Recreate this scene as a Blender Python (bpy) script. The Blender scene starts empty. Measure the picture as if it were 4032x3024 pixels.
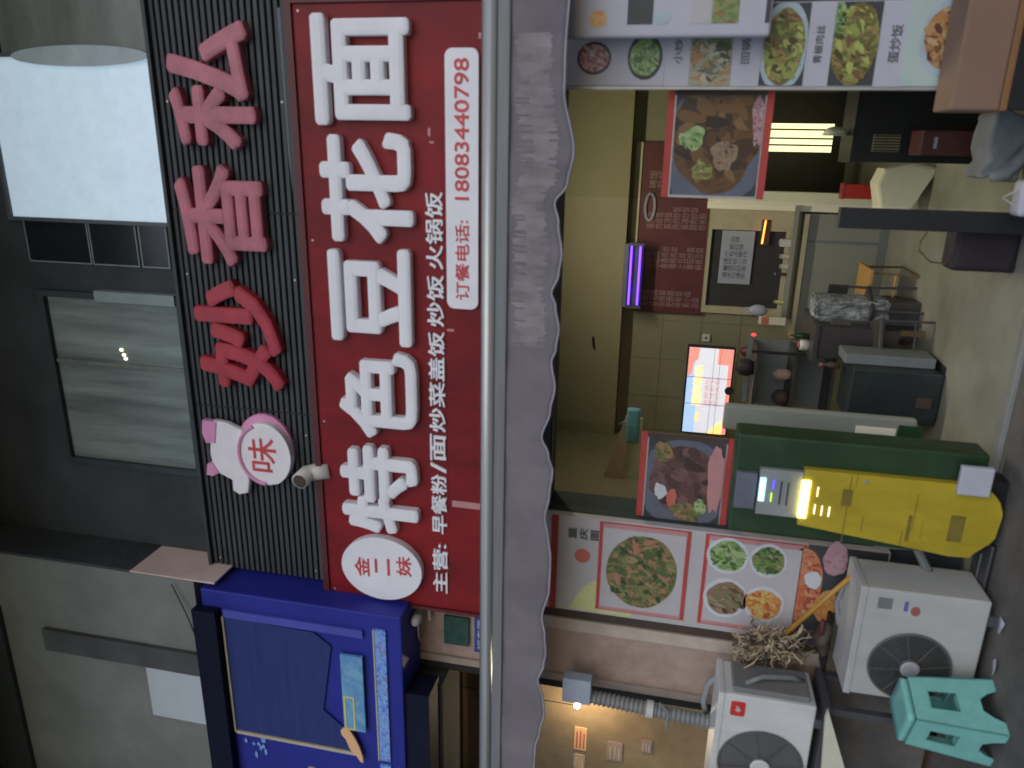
import bpy, bmesh, math, random
from mathutils import Vector, Matrix
random.seed(7)
PI = math.pi
# ------------------------------------------------------------------ camera
F_PX, EYE = 2965.17, 1.5
yaw, pitch, roll = math.radians(18.260), math.radians(11.380), math.radians(4.701)
fw = Vector((-math.sin(yaw)*math.cos(pitch), math.cos(yaw)*math.cos(pitch), math.sin(pitch)))
rt = Vector((math.cos(yaw), math.sin(yaw), 0))
up = rt.cross(fw)
R_ = math.cos(roll)*rt + math.sin(roll)*up
U_ = -math.sin(roll)*rt + math.cos(roll)*up
scn = bpy.context.scene
cam = bpy.data.objects.new('camera', bpy.data.cameras.new('camera'))
scn.collection.objects.link(cam)
m = Matrix.Identity(4)
for i, v in enumerate((-U_, R_, -fw)):          # phone held on its side: picture right = world down
    for j in range(3): m[j][i] = v[j]
m.translation = (0, 0, EYE)
cam.matrix_world = m
cam.data.sensor_width = 36; cam.data.lens = 36*F_PX/4032
cam.data.clip_start = .05; cam.data.clip_end = 300
cam.data.dof.use_dof = True; cam.data.dof.focus_distance = 9.0; cam.data.dof.aperture_fstop = 1.9
scn.camera = cam
# ------------------------------------------------------------------ world, sun, exposure
w = bpy.data.worlds.new('World'); scn.world = w; w.use_nodes = True
nt = w.node_tree; bgn = nt.nodes['Background']
sky = nt.nodes.new('ShaderNodeTexSky'); sky.sky_type = 'NISHITA'; sky.sun_disc = False
SUN_EL, SUN_AZ = math.radians(33), math.radians(155)
sky.sun_elevation = SUN_EL; sky.sun_rotation = SUN_AZ
sky.air_density = 1.0; sky.dust_density = .6; sky.ozone_density = 2.0
nt.links.new(sky.outputs[0], bgn.inputs[0]); bgn.inputs[1].default_value = .05
sl = bpy.data.lights.new('sun', 'SUN'); sl.energy = .5; sl.angle = math.radians(60); sl.color = (1, .975, .97)
so = bpy.data.objects.new('sun', sl); scn.collection.objects.link(so)
sd = Vector((math.sin(SUN_AZ)*math.cos(SUN_EL), math.cos(SUN_AZ)*math.cos(SUN_EL), math.sin(SUN_EL)))
so.rotation_euler = sd.to_track_quat('Z', 'Y').to_euler()
scn.view_settings.view_transform = 'Standard'; scn.view_settings.look = 'None'
scn.view_settings.exposure = 1.0; scn.view_settings.gamma = 1

# ------------------------------------------------------------------ helpers
def at(x, y, Y):                                 # photograph pixel -> point on the plane at depth Y
    d = fw + (1512-y)/F_PX*R_ + (2016-x)/F_PX*U_
    d = d*(Y/d.y); return Vector((d.x, Y, d.z+EYE))
def rect(xt, yt, xb, yb, Y):                     # top-left and bottom-right of an upright rectangle
    a, b = at(xt, yt, Y), at(xb, yb, Y); return a.x, b.x, b.z, a.z   # X0 X1 Z0 Z1
def tag(o, label=None, cat=None, group=None, kind=None):
    if label: o['label'] = label
    if cat: o['category'] = cat
    if group: o['group'] = group
    if kind: o['kind'] = kind
    return o
def link(o): scn.collection.objects.link(o); return o
def empty(name, loc, label, cat, group=None, rz=0):
    o = bpy.data.objects.new(name, None); o.location = loc; o.rotation_euler = (0, 0, rz)
    o.empty_display_size = .1
    link(o); return tag(o, label, cat, group)
def origin_of(p):
    v = Vector((0, 0, 0))
    while p is not None: v += p.location; p = p.parent
    return v
def mk(name, bm, mat, parent=None, smooth=False, local=False):
    me = bpy.data.meshes.new(name)
    bmesh.ops.recalc_face_normals(bm, faces=bm.faces[:])
    if parent is not None and not local:
        bmesh.ops.translate(bm, verts=bm.verts[:], vec=-origin_of(parent))
    bm.to_mesh(me); bm.free()
    if smooth:
        for p in me.polygons: p.use_smooth = True
    if mat: me.materials.append(mat)
    o = bpy.data.objects.new(name, me); link(o)
    if parent is not None: o.parent = parent
    return o
def NB(): return bmesh.new()
def box(bm, x0, x1, y0, y1, z0, z1, bev=0, seg=2):
    r = bmesh.ops.create_cube(bm, size=1)
    vs = r['verts']
    bmesh.ops.scale(bm, vec=(abs(x1-x0), abs(y1-y0), abs(z1-z0)), verts=vs)
    bmesh.ops.translate(bm, vec=((x0+x1)/2, (y0+y1)/2, (z0+z1)/2), verts=vs)
    if bev:
        es = list({e for v in vs for e in v.link_edges})
        bmesh.ops.bevel(bm, geom=es, offset=bev, segments=seg, profile=.6, affect='EDGES')
    return bm
def B(x0, x1, y0, y1, z0, z1, bev=0, seg=2): return box(NB(), x0, x1, y0, y1, z0, z1, bev, seg)
def tube(bm, pts, r, n=10, cap=True):
    pts = [Vector(p) for p in pts]; rings = []
    prev = None
    for i, p in enumerate(pts):
        t = (pts[min(i+1, len(pts)-1)] - pts[max(i-1, 0)]).normalized()
        a = prev if prev is not None else (Vector((0, 0, 1)) if abs(t.z) < .9 else Vector((1, 0, 0)))
        a = (a - t*a.dot(t)).normalized(); prev = a; b = t.cross(a)
        rr = r[i] if isinstance(r, (list, tuple)) else r
        rings.append([bm.verts.new(p + rr*(math.cos(2*PI*k/n)*a + math.sin(2*PI*k/n)*b)) for k in range(n)])
    for q in range(len(rings)-1):
        for k in range(n):
            bm.faces.new((rings[q][k], rings[q][(k+1) % n], rings[q+1][(k+1) % n], rings[q+1][k]))
    if cap: bm.faces.new(rings[0][::-1]); bm.faces.new(rings[-1])
    return bm
def prism(bm, poly, y0, y1, bev=0):              # poly in (X,Z), front y0, back y1
    a = [bm.verts.new((x, y0, z)) for x, z in poly]; b = [bm.verts.new((x, y1, z)) for x, z in poly]
    n = len(poly); f = bm.faces.new(a); bm.faces.new(b[::-1])
    for i in range(n): bm.faces.new((a[i], b[i], b[(i+1) % n], a[(i+1) % n]))
    if bev: bmesh.ops.bevel(bm, geom=list(f.edges), offset=bev, segments=2, profile=.5, affect='EDGES')
    return bm
def ell(cx, cz, rx, rz, n=40, a0=0, wob=0):
    ph = [random.uniform(0, 6.3) for _ in range(4)]; out = []
    for k in range(n):
        t = 2*PI*k/n+a0
        w_ = 1+wob*(math.sin(2*t+ph[0])+.8*math.sin(3*t+ph[1])+.7*math.sin(5*t+ph[2])+.6*math.sin(8*t+ph[3]))
        out.append((cx+rx*math.cos(t)*w_, cz+rz*math.sin(t)*w_))
    return out
def rrect(x0, x1, z0, z1, r, n=5):
    out = []
    for cx, cz, a in ((x1-r, z1-r, 0), (x0+r, z1-r, 90), (x0+r, z0+r, 180), (x1-r, z0+r, 270)):
        for k in range(n+1):
            t = math.radians(a+90*k/n); out.append((cx+r*math.cos(t), cz+r*math.sin(t)))
    return out
def ball(bm, c, rx, ry, rz, sub=2):
    r = bmesh.ops.create_icosphere(bm, subdivisions=sub, radius=1)
    bmesh.ops.scale(bm, vec=(rx, ry, rz), verts=r['verts']); bmesh.ops.translate(bm, vec=c, verts=r['verts'])
    return bm
# ---- materials
def mat(name, col, rough=.6, metal=0, var=.15, scale=8, bump=0, bscale=60, emit=None, estr=0, stretch=None, spec=None, coat=0):
    m = bpy.data.materials.new(name); m.use_nodes = True
    t = m.node_tree; p = t.nodes['Principled BSDF']
    p.inputs['Roughness'].default_value = rough; p.inputs['Metallic'].default_value = metal
    if spec is not None: p.inputs['Specular IOR Level'].default_value = spec
    if coat: p.inputs['Coat Weight'].default_value = coat
    tc = t.nodes.new('ShaderNodeTexCoord'); mp = t.nodes.new('ShaderNodeMapping')
    t.links.new(tc.outputs['Object'], mp.inputs[0])
    if stretch: mp.inputs['Scale'].default_value = stretch
    n = t.nodes.new('ShaderNodeTexNoise'); n.inputs['Scale'].default_value = scale
    n.inputs['Detail'].default_value = 6; n.inputs['Roughness'].default_value = .65
    t.links.new(mp.outputs[0], n.inputs['Vector'])
    r = t.nodes.new('ShaderNodeValToRGB')
    c = Vector(col[:3])
    r.color_ramp.elements[0].position = .3; r.color_ramp.elements[1].position = .7
    r.color_ramp.elements[0].color = (*[max(0, v*(1-var)) for v in c], 1)
    r.color_ramp.elements[1].color = (*[min(1, v*(1+var)) for v in c], 1)
    t.links.new(n.outputs[0], r.inputs[0]); t.links.new(r.outputs[0], p.inputs['Base Color'])
    if bump:
        n2 = t.nodes.new('ShaderNodeTexNoise'); n2.inputs['Scale'].default_value = bscale; n2.inputs['Detail'].default_value = 4
        t.links.new(mp.outputs[0], n2.inputs['Vector'])
        b = t.nodes.new('ShaderNodeBump'); b.inputs['Strength'].default_value = bump; b.inputs['Distance'].default_value = .01
        t.links.new(n2.outputs[0], b.inputs['Height']); t.links.new(b.outputs[0], p.inputs['Normal'])
    if emit:
        p.inputs['Emission Color'].default_value = (*emit, 1); p.inputs['Emission Strength'].default_value = estr
    return m
def food(name, cols, scale=30, stretch=(1, 1, 1), rough=.35, dist=1.5):
    m = bpy.data.materials.new(name); m.use_nodes = True
    t = m.node_tree; p = t.nodes['Principled BSDF']; p.inputs['Roughness'].default_value = rough
    tc = t.nodes.new('ShaderNodeTexCoord'); mp = t.nodes.new('ShaderNodeMapping'); mp.inputs['Scale'].default_value = stretch
    t.links.new(tc.outputs['Object'], mp.inputs[0])
    nz = t.nodes.new('ShaderNodeTexNoise'); nz.inputs['Scale'].default_value = scale*.55; nz.inputs['Detail'].default_value = 9; nz.inputs['Roughness'].default_value = .7
    nz.inputs['Distortion'].default_value = dist
    t.links.new(mp.outputs[0], nz.inputs['Vector'])
    vo = t.nodes.new('ShaderNodeTexVoronoi'); vo.inputs['Scale'].default_value = scale*2.2
    t.links.new(mp.outputs[0], vo.inputs['Vector'])
    sp = t.nodes.new('ShaderNodeSeparateColor'); t.links.new(vo.outputs['Color'], sp.inputs[0])
    mx = t.nodes.new('ShaderNodeMath'); mx.operation = 'MULTIPLY_ADD'; mx.inputs[1].default_value = .28
    md = t.nodes.new('ShaderNodeMath'); md.operation = 'MULTIPLY_ADD'; md.inputs[1].default_value = 2.1; md.inputs[2].default_value = -.70
    t.links.new(nz.outputs[0], md.inputs[0])
    t.links.new(sp.outputs[0], mx.inputs[0]); t.links.new(md.outputs[0], mx.inputs[2])
    r = t.nodes.new('ShaderNodeValToRGB'); cr = r.color_ramp
    n = len(cols)
    while len(cr.elements) < n: cr.elements.new(.5)
    for i, c in enumerate(cols):
        cr.elements[i].position = .1+.8*i/(n-1); cr.elements[i].color = (*c, 1)
    t.links.new(mx.outputs[0], r.inputs[0]); t.links.new(r.outputs[0], p.inputs['Base Color'])
    return m
def island(name, cols, rough=.4):
    m = bpy.data.materials.new(name); m.use_nodes = True
    t = m.node_tree; p = t.nodes['Principled BSDF']; p.inputs['Roughness'].default_value = rough
    g = t.nodes.new('ShaderNodeNewGeometry'); r = t.nodes.new('ShaderNodeValToRGB'); cr = r.color_ramp; n = len(cols)
    cr.interpolation = 'CONSTANT'
    while len(cr.elements) < n: cr.elements.new(.5)
    for i, c in enumerate(cols): cr.elements[i].position = i/n; cr.elements[i].color = (*c, 1)
    t.links.new(g.outputs['Random Per Island'], r.inputs[0]); t.links.new(r.outputs[0], p.inputs['Base Color'])
    return m
def glass(name, tint=(.9, .95, .92), refl=.12, rough=.02):
    m = bpy.data.materials.new(name); m.use_nodes = True
    t = m.node_tree; t.nodes.clear()
    o = t.nodes.new('ShaderNodeOutputMaterial'); mx = t.nodes.new('ShaderNodeMixShader')
    a = t.nodes.new('ShaderNodeBsdfTransparent'); a.inputs[0].default_value = (*tint, 1)
    g = t.nodes.new('ShaderNodeBsdfGlossy'); g.inputs['Roughness'].default_value = rough
    lw = t.nodes.new('ShaderNodeLayerWeight'); lw.inputs[0].default_value = refl
    ad = t.nodes.new('ShaderNodeMath'); ad.operation = 'ADD'; ad.inputs[1].default_value = 0
    t.links.new(lw.outputs['Fresnel'], ad.inputs[0]); t.links.new(ad.outputs[0], mx.inputs[0])
    t.links.new(a.outputs[0], mx.inputs[1]); t.links.new(g.outputs[0], mx.inputs[2]); t.links.new(mx.outputs[0], o.inputs[0])
    return m
M = {}
def D(k, *a, **kw): M[k] = mat(k, *a, **kw)
D('white_letter', (.84, .84, .88), .45, var=.06, scale=5)
D('sign_red', (.20, .007, .009), .5, var=.42, scale=1.7, stretch=(1.5, 1, .7), bump=.1, spec=.3)
D('sign_red_dark', (.10, .012, .012), .5)
D('red_print', (.62, .06, .07), .5, var=.25, scale=20)
D('red_letter', (.44, .035, .05), .35, var=.22, scale=6)
D('red_letter_faded_sheen', (.48, .13, .18), .35, var=.35, scale=4)  # paler pink: fading plus sky reflection put into the colour
D('pink', (.72, .30, .52), .45, var=.12)
D('pink_white', (.84, .80, .84), .45, var=.06)
D('charcoal', (.050, .056, .062), .6, var=.3, scale=6, stretch=(.3, 1, 3), bump=.1)
D('charcoal_groove', (.012, .014, .016), .8)
D('steel', (.52, .53, .52), .3, metal=.35, var=.06, stretch=(.2, 1, 8))
D('steel_dark', (.10, .10, .11), .5, metal=.4)
D('awning_cloth', (.19, .168, .188), .85, var=.22, scale=2.2, bump=.15, bscale=250)
D('awning_trim', (.34, .33, .38), .7, var=.1)
D('cassette', (.20, .205, .215), .45, var=.12, stretch=(.3, 1, 6))
D('awning_print', (.25, .225, .235), .85, var=.3, scale=16, stretch=(1, 1, .35))
D('slate_wall', (.042, .051, .058), .8, var=.5, scale=1.3, bump=.2, bscale=40)
D('beige_wall', (.185, .20, .185), .85, var=.32, scale=1.2, bump=.15, bscale=60)
D('beige_dark', (.07, .073, .076), .8, var=.4, scale=2)
D('pink_panel', (.72, .55, .52), .8, var=.12, scale=4)
D('white_panel', (.5, .55, .60), .6, var=.05)
D('frame_dark', (.035, .045, .048), .5, var=.15)
D('frame_grey', (.09, .11, .12), .45, var=.15)
D('frame_light', (.26, .31, .32), .4, var=.1)
D('pane_green', (.19, .225, .21), .3, var=.75, scale=1.5, stretch=(3.2, 1, .3), spec=.6)
D('pane_green_dark', (.05, .065, .065), .25, var=.4, scale=2.5, spec=.6)
D('pane_olive', (.17, .19, .165), .3, var=.3, scale=3, stretch=(.6, 1, 2))
D('pane_dark', (.015, .018, .022), .2, var=.2)
D('sky_glow_pane', (.6, .68, .74), .5, var=.12, emit=(.55, .74, .90), estr=.22)  # sky reflection put into the pane as pale colour and a faint glow
D('reflection_grey', (.45, .53, .56), .6, var=.12)  # grey for the arched edge of that painted reflection
D('blue', (.022, .028, .28), .5, var=.14, scale=3, spec=.3)
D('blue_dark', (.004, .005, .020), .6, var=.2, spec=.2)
D('blue_screen', (.014, .028, .155), .5, var=.22, scale=10, stretch=(.15, 1, 4))
D('blue_light', (.07, .08, .42), .35, var=.18, scale=4)
D('gold_line', (.62, .52, .36), .35, metal=.3)
D('pattern_blue', (.20, .34, .72), .5)
M['strip_pattern'] = food('strip_pattern', [(.04, .08, .45), (.12, .25, .75), (.30, .50, .85), (.10, .2, .65), (.45, .22, .2)], 28)
M['poster_blue'] = food('poster_blue', [(.10, .28, .55), (.15, .35, .6), (.22, .45, .62), (.12, .3, .62)], 9)
D('yellow_print', (.62, .60, .20), .5)
D('orange_print', (.85, .50, .26), .5, var=.08)
D('stone', (.40, .29, .235), .75, var=.16, scale=9, bump=.15, bscale=90)
D('stone_pale', (.52, .43, .36), .75, var=.14, scale=9, bump=.12, bscale=90)
D('stone_trim', (.36, .29, .24), .7, var=.16, scale=7)
D('green_print', (.02, .07, .05), .6, var=.4, scale=25)
D('dark_gap', (.02, .018, .016), .8, var=.3)
D('brown_dark', (.07, .048, .036), .7, var=.25)
D('pavement', (.125, .112, .10), .85, var=.3, scale=5, bump=.4, bscale=60)
D('road', (.05, .05, .052), .9, var=.25, scale=9, bump=.4, bscale=80)
D('floor_tile', (.29, .285, .225), .3, var=.28, scale=1.6, bump=.06, bscale=20)
D('threshold', (.25, .25, .235), .45, var=.15, stretch=(1, 1, 1))
D('room_wall', (.26, .238, .145), .85, var=.08, scale=1.5)
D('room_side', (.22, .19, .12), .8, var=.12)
D('room_wall_low', (.24, .228, .15), .7, var=.1, scale=2)
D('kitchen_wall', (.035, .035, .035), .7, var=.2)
D('grey_counter', (.28, .29, .25), .5, var=.08, scale=2)
D('cream_frame', (.46, .42, .28), .6, var=.1)
D('menu_dark_red', (.10, .022, .026), .5, var=.2)
D('menu_text', (.30, .19, .19), .6)
D('black', (.012, .012, .014), .5, var=.3)
D('purple_black', (.022, .013, .022), .7, var=.3)
D('grey_cloth', (.25, .25, .30), .85, var=.25, scale=6, bump=.4, bscale=30)
D('white_plastic', (.62, .60, .57), .4, var=.06)
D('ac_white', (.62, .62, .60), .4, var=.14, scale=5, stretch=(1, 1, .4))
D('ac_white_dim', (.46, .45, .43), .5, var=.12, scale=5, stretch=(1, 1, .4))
D('ac_grey', (.20, .195, .19), .55, var=.1)
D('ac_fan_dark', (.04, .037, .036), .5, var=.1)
D('grille', (.11, .108, .105), .6)
D('hub', (.42, .40, .42), .45)
D('cream_board', (.66, .64, .50), .6, var=.06)
D('mint', (.24, .58, .51), .4, var=.12, scale=7)
D('mop_yarn', (.48, .38, .25), .95, var=.35, scale=25)
D('mop_dark', (.09, .075, .055), .95, var=.35, scale=25)
D('mop_handle', (.46, .24, .035), .4, var=.1)
D('pipe_wrap', (.27, .28, .28), .6, var=.15, stretch=(1, 1, 6))
D('duct', (.22, .225, .22), .5, var=.12)
D('orange_brown', (.25, .15, .10), .7, var=.08, scale=3)
D('orange_trim', (.26, .12, .045), .6, var=.1)
D('kiosk_green', (.018, .048, .018), .45, var=.5, scale=2)
D('kiosk_grey', (.27, .29, .28), .5, var=.12)
D('kiosk_yellow', (.45, .335, .02), .5, var=.22, scale=5, stretch=(1, 1, .4))
D('kiosk_ink', (.20, .14, .02), .6, var=.25)
D('emit_blue', (.5, .7, .9), emit=(.35, .72, 1), estr=1.3)
D('emit_yellow', (.9, .85, .3), emit=(1, .82, .18), estr=3.5)
D('emit_led_blue', (.1, .1, .8), emit=(.08, .05, 1), estr=1.2)
D('emit_led_green', (.5, .8, .1), emit=(.6, .9, .1), estr=.8)
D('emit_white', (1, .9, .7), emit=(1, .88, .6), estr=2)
D('emit_violet', (.3, .1, 1), emit=(.14, .045, 1), estr=1.6)
D('emit_orange', (1, .4, .1), emit=(1, .30, .04), estr=2)
D('emit_red', (1, .1, .1), emit=(1, .04, .05), estr=1)
D('emit_lamp', (1, .9, .7), emit=(1, .80, .48), estr=25)
D('emit_tube', (1, .95, .8), emit=(1, .93, .72), estr=3)
D('emit_strip', (1, .9, .6), emit=(.95, .85, .48), estr=.85)
D('tv_white', (.4, .4, .4), emit=(.70, .70, .76), estr=.5)
D('tv_blue', (.2, .3, .5), emit=(.36, .52, .85), estr=.6)
D('tv_red', (.8, .2, .15), emit=(.80, .30, .24), estr=.5)
D('tv_gold', (.8, .6, .2), emit=(.85, .55, .16), estr=.75)
D('tv_ink', (.4, .2, .2), emit=(.45, .24, .24), estr=.6)
D('wood_seat', (.52, .29, .09), .5, var=.15, scale=8)
D('leg_brown', (.16, .10, .04), .5)
D('table_dark', (.055, .05, .048), .45, var=.25)
D('cab_teal', (.02, .028, .03), .4, var=.3)
D('cab_grey', (.18, .20, .20), .4, var=.12)
D('crinkle', (.27, .29, .29), .25, var=.55, scale=28, bump=.8, bscale=50)
D('bright_red', (.60, .035, .03), .4, var=.1)
D('bright_cream', (.92, .89, .72), .5, var=.04)
D('cream_cloth', (.93, .86, .68), .8, var=.06)
D('paper_blue', (.36, .40, .48), .6, var=.1)
D('ink_grey', (.13, .14, .18), .6)
D('cyan_bag', (.12, .32, .36), .5, var=.2)
D('board_white', (.50, .47, .48), .5, var=.06)
D('board_lilac', (.50, .49, .55), .5, var=.05)
D('board_red', (.48, .055, .045), .5, var=.12)
D('board_pink', (.52, .25, .25), .5, var=.12)
D('board_yellow', (.62, .62, .28), .5, var=.1)
D('board_mint', (.45, .55, .50), .5, var=.08)
D('plate_white', (.60, .62, .66), .4, var=.1)
D('plate_dark', (.035, .035, .045), .4)
D('plate_blue', (.42, .50, .54), .4, var=.15)
D('ink', (.10, .095, .10), .6)
D('pic_dark', (.05, .05, .055), .5, var=.3)
D('silver_edge', (.45, .44, .42), .4, metal=.4)
D('coin_red', (.55, .14, .10), .5)
D('sticker_blue', (.035, .05, .26), .5)
D('sticker_text', (.6, .6, .66), .5)
D('logo_blue', (.12, .13, .34), .5)
D('logo_red', (.36, .12, .10), .5)
M['veg'] = food('veg', [(.04, .10, .03), (.10, .20, .05), (.28, .32, .12), (.20, .10, .05), (.35, .30, .14)], 34, (1, 1, .5))
M['greens'] = food('greens', [(.08, .16, .05), (.20, .33, .10), (.42, .52, .26), (.30, .40, .14)], 26, (1, 1, .4))
M['noodles'] = food('noodles', [(.12, .13, .09), (.26, .27, .19), (.40, .38, .28), (.36, .20, .07), (.20, .26, .14)], 30, (1.2, 1, .4))
M['stirfry'] = food('stirfry', [(.06, .05, .02), (.14, .13, .035), (.20, .12, .05), (.34, .38, .10), (.12, .07, .03), (.25, .27, .08)], 30, (1.2, 1, .35))
M['rice'] = food('rice', [(.20, .08, .03), (.40, .18, .06), (.50, .30, .14), (.16, .07, .03), (.45, .25, .12)], 34, (1.3, 1, .5))
M['soup_brown'] = food('soup_brown', [(.03, .018, .010), (.08, .04, .014), (.15, .07, .02), (.10, .055, .02), (.05, .03, .014)], 11, (1.2, 1, .5))
M['beef'] = food('beef', [(.06, .03, .028), (.11, .052, .05), (.17, .085, .08), (.09, .045, .042)], 9)
M['peanut'] = food('peanut', [(.03, .06, .02), (.07, .11, .035), (.13, .15, .05), (.28, .20, .08), (.40, .18, .10), (.05, .08, .03)], 30, (1.1, 1, .6))
M['carrot'] = food('carrot', [(.40, .09, .05), (.55, .16, .08), (.60, .28, .14), (.45, .10, .06)], 22, (1, 1, .6))
M['orange_food'] = food('orange_food', [(.55, .22, .06), (.65, .40, .12), (.6, .18, .05), (.6, .45, .2)], 26)
M['meat'] = food('meat', [(.15, .08, .05), (.25, .16, .10), (.32, .24, .14), (.20, .10, .07)], 26)
M['pinkfood'] = food('pinkfood', [(.40, .16, .18), (.5, .32, .35), (.28, .1, .12)], 16)
M['door_glass'] = glass('door_glass', (.93, .95, .91), .02)

ISL = {'veg': [(.03, .08, .02), (.10, .22, .05), (.22, .30, .10), (.22, .10, .05), (.36, .34, .20), (.05, .12, .03)],
 'greens': [(.08, .18, .05), (.20, .33, .10), (.36, .44, .22), (.18, .32, .10), (.06, .14, .04)],
 'noodles': [(.14, .15, .10), (.30, .31, .22), (.46, .43, .33), (.40, .20, .07), (.16, .24, .10), (.07, .08, .05)],
 'stirfry': [(.08, .06, .02), (.18, .10, .04), (.30, .34, .08), (.42, .46, .12), (.34, .22, .08), (.12, .16, .04)],
 'rice': [(.20, .08, .03), (.45, .22, .07), (.55, .36, .18), (.12, .05, .03), (.50, .28, .12)],
 'soup_brown': [(.02, .012, .008), (.10, .045, .014), (.17, .08, .024), (.06, .03, .014), (.22, .12, .045), (.045, .022, .01)],
 'beef': [(.05, .028, .026), (.12, .055, .05), (.18, .09, .08), (.08, .04, .036)],
 'peanut': [(.03, .07, .02), (.08, .14, .04), (.20, .22, .08), (.36, .24, .12), (.44, .18, .12), (.12, .10, .04)],
 'carrot': [(.42, .09, .05), (.60, .20, .08), (.62, .34, .18), (.36, .08, .05)],
 'orange_food': [(.55, .20, .05), (.66, .42, .12), (.5, .12, .04), (.62, .5, .24)],
 'meat': [(.14, .07, .05), (.26, .16, .10), (.36, .27, .18), (.10, .05, .035), (.16, .20, .08)],
 'pinkfood': [(.36, .13, .14), (.5, .30, .32), (.22, .07, .08), (.55, .45, .45)]}
for k_, v_ in ISL.items(): M['i_'+k_] = island('pieces_'+k_, v_)
def pieces(parent, mt, cx, cz, rx, rz, Yf, n=70, clip=None, big=1.0):
    bm = NB(); R0 = min(rx, rz)
    for k in range(n):
        a, q = random.uniform(0, 2*PI), math.sqrt(random.random())*.93
        x, z = cx+rx*q*math.cos(a), cz+rz*q*math.sin(a)
        L = R0*random.uniform(.10, .34)*big; w_ = L*random.uniform(.22, .6); t = random.gauss(.9, .7)
        if clip: x = min(max(x, clip[0]+L), clip[1]-L); z = min(max(z, clip[2]+L), clip[3]-L)
        y0 = Yf-.00025*(1+k*4/n)
        pts = []
        for u in range(7):
            th_ = 2*PI*u/7; pu, pv = L*math.cos(th_), w_*math.sin(th_)*(1+.3*math.cos(th_))
            pts.append(bm.verts.new((x+pu*math.cos(t)-pv*math.sin(t), y0-.00001*k, z+pu*math.sin(t)+pv*math.cos(t))))
        bm.faces.new(pts)
    return mk('dish_pieces', bm, M['i_'+mt], parent)
# ---- text
def text(name, s, box_, Y, depth, material, parent, bold=.0):
    cu = bpy.data.curves.new('tmp', 'FONT'); cu.body = s; cu.size = 1
    cu.extrude = .5; cu.resolution_u = 3
    ob = bpy.data.objects.new('tmp', cu); link(ob)
    dg = bpy.context.evaluated_depsgraph_get()
    me = bpy.data.meshes.new_from_object(ob.evaluated_get(dg))
    bpy.data.objects.remove(ob); bpy.data.curves.remove(cu)
    x0, x1, z0, z1 = box_
    xs = [v.co.x for v in me.vertices]; ys = [v.co.y for v in me.vertices]
    ax, bx, ay, by = min(xs), max(xs), min(ys), max(ys)
    # a thick stroke with a rounded shoulder: shifted copies, each a little lower than the one inside it
    offs = [(0, 0, 1.0)]
    if bold:
        n = 10 if depth > .03 else 6
        for rr, hh in ((.55, .985), (.85, .93), (1.0, .86)) if depth > .03 else ((1.0, .97),):
            for k in range(n):
                t = 2*PI*(k+.5*rr)/n; offs.append((bold*rr*math.cos(t)+random.uniform(-.0012, .0012), bold*rr*math.sin(t)+random.uniform(-.0012, .0012), hh-(.004 if depth > .03 else .02)*k))
    sx = (x1-x0)/(bx-ax+2*bold); sz = (z1-z0)/(by-ay+2*bold)
    V, Fc = [], []
    polys = [tuple(p.vertices) for p in me.polygons]; base = [(v.co.x-ax+bold, v.co.y-ay+bold, v.co.z+.5) for v in me.vertices]
    bpy.data.meshes.remove(me)
    for dx, dy, h in offs:
        o_ = len(V)
        V += [(x0+(a+dx)*sx, Y-c*depth*h, z0+(b+dy)*sz) for a, b, c in base]
        Fc += [tuple(q+o_ for q in p) for p in polys]
    m2 = bpy.data.meshes.new('t'); m2.from_pydata(V, [], Fc)
    bm = NB(); bm.from_mesh(m2); bpy.data.meshes.remove(m2)
    return mk(name, bm, material, parent)
def plate(parent, name, poly, Y, th, material):
    return mk(name, prism(NB(), poly, Y-th, Y), material, parent)
def rp(x0, x1, z0, z1): return [(x0, z0), (x1, z0), (x1, z1), (x0, z1)]
def qpx(pts, Y): return [(at(x, y, Y).x, at(x, y, Y).z) for x, y in pts]
def inbox(b, m): return b[0]+m, b[1]-m, b[2]+m, b[3]-m
W = 3.6                                           # depth of the shop front

# ------------------------------------------------------------------ the setting
tag(mk('ground', B(-14, 14, -12, 3.5, -.2, 0), M['pavement']), kind='structure')
tag(mk('shop_floor', B(-2.35, 1.4, 3.56, 8.2, -.2, .012), M['floor_tile']), kind='structure')
tag(mk('neighbour_floor', B(-9, -2.95, 3.5, 8.2, -.2, .012), M['brown_dark']), kind='structure')

# ------------------------------------------------------------------ shop building with its upper storey
bld = empty('shop_building', (-1, W, 0), 'dark grey two storey building that holds the noodle shop and its upstairs windows', 'building')
bm = NB()
box(bm, -2.44, 3.4, W, W+.25, 2.45, 7)            # plain upper wall
for x0, x1 in ((.56, 3.4),): box(bm, x0, x1, W, W+.25, 0, 2.45)
box(bm, -2.44, -1.88, W+.02, W+.25, 0, 2.45)
box(bm, -1.88, .56, W, W+.25, 2.06, 2.449)
mk('wall', bm, M['slate_wall'], bld)
mk('unseen_shade_slab', B(-9, 3.4, 1.7, W+.3, 5.72, 5.85), M['slate_wall'], bld)  # added slab above the view, there to shade the upper facade
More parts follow.
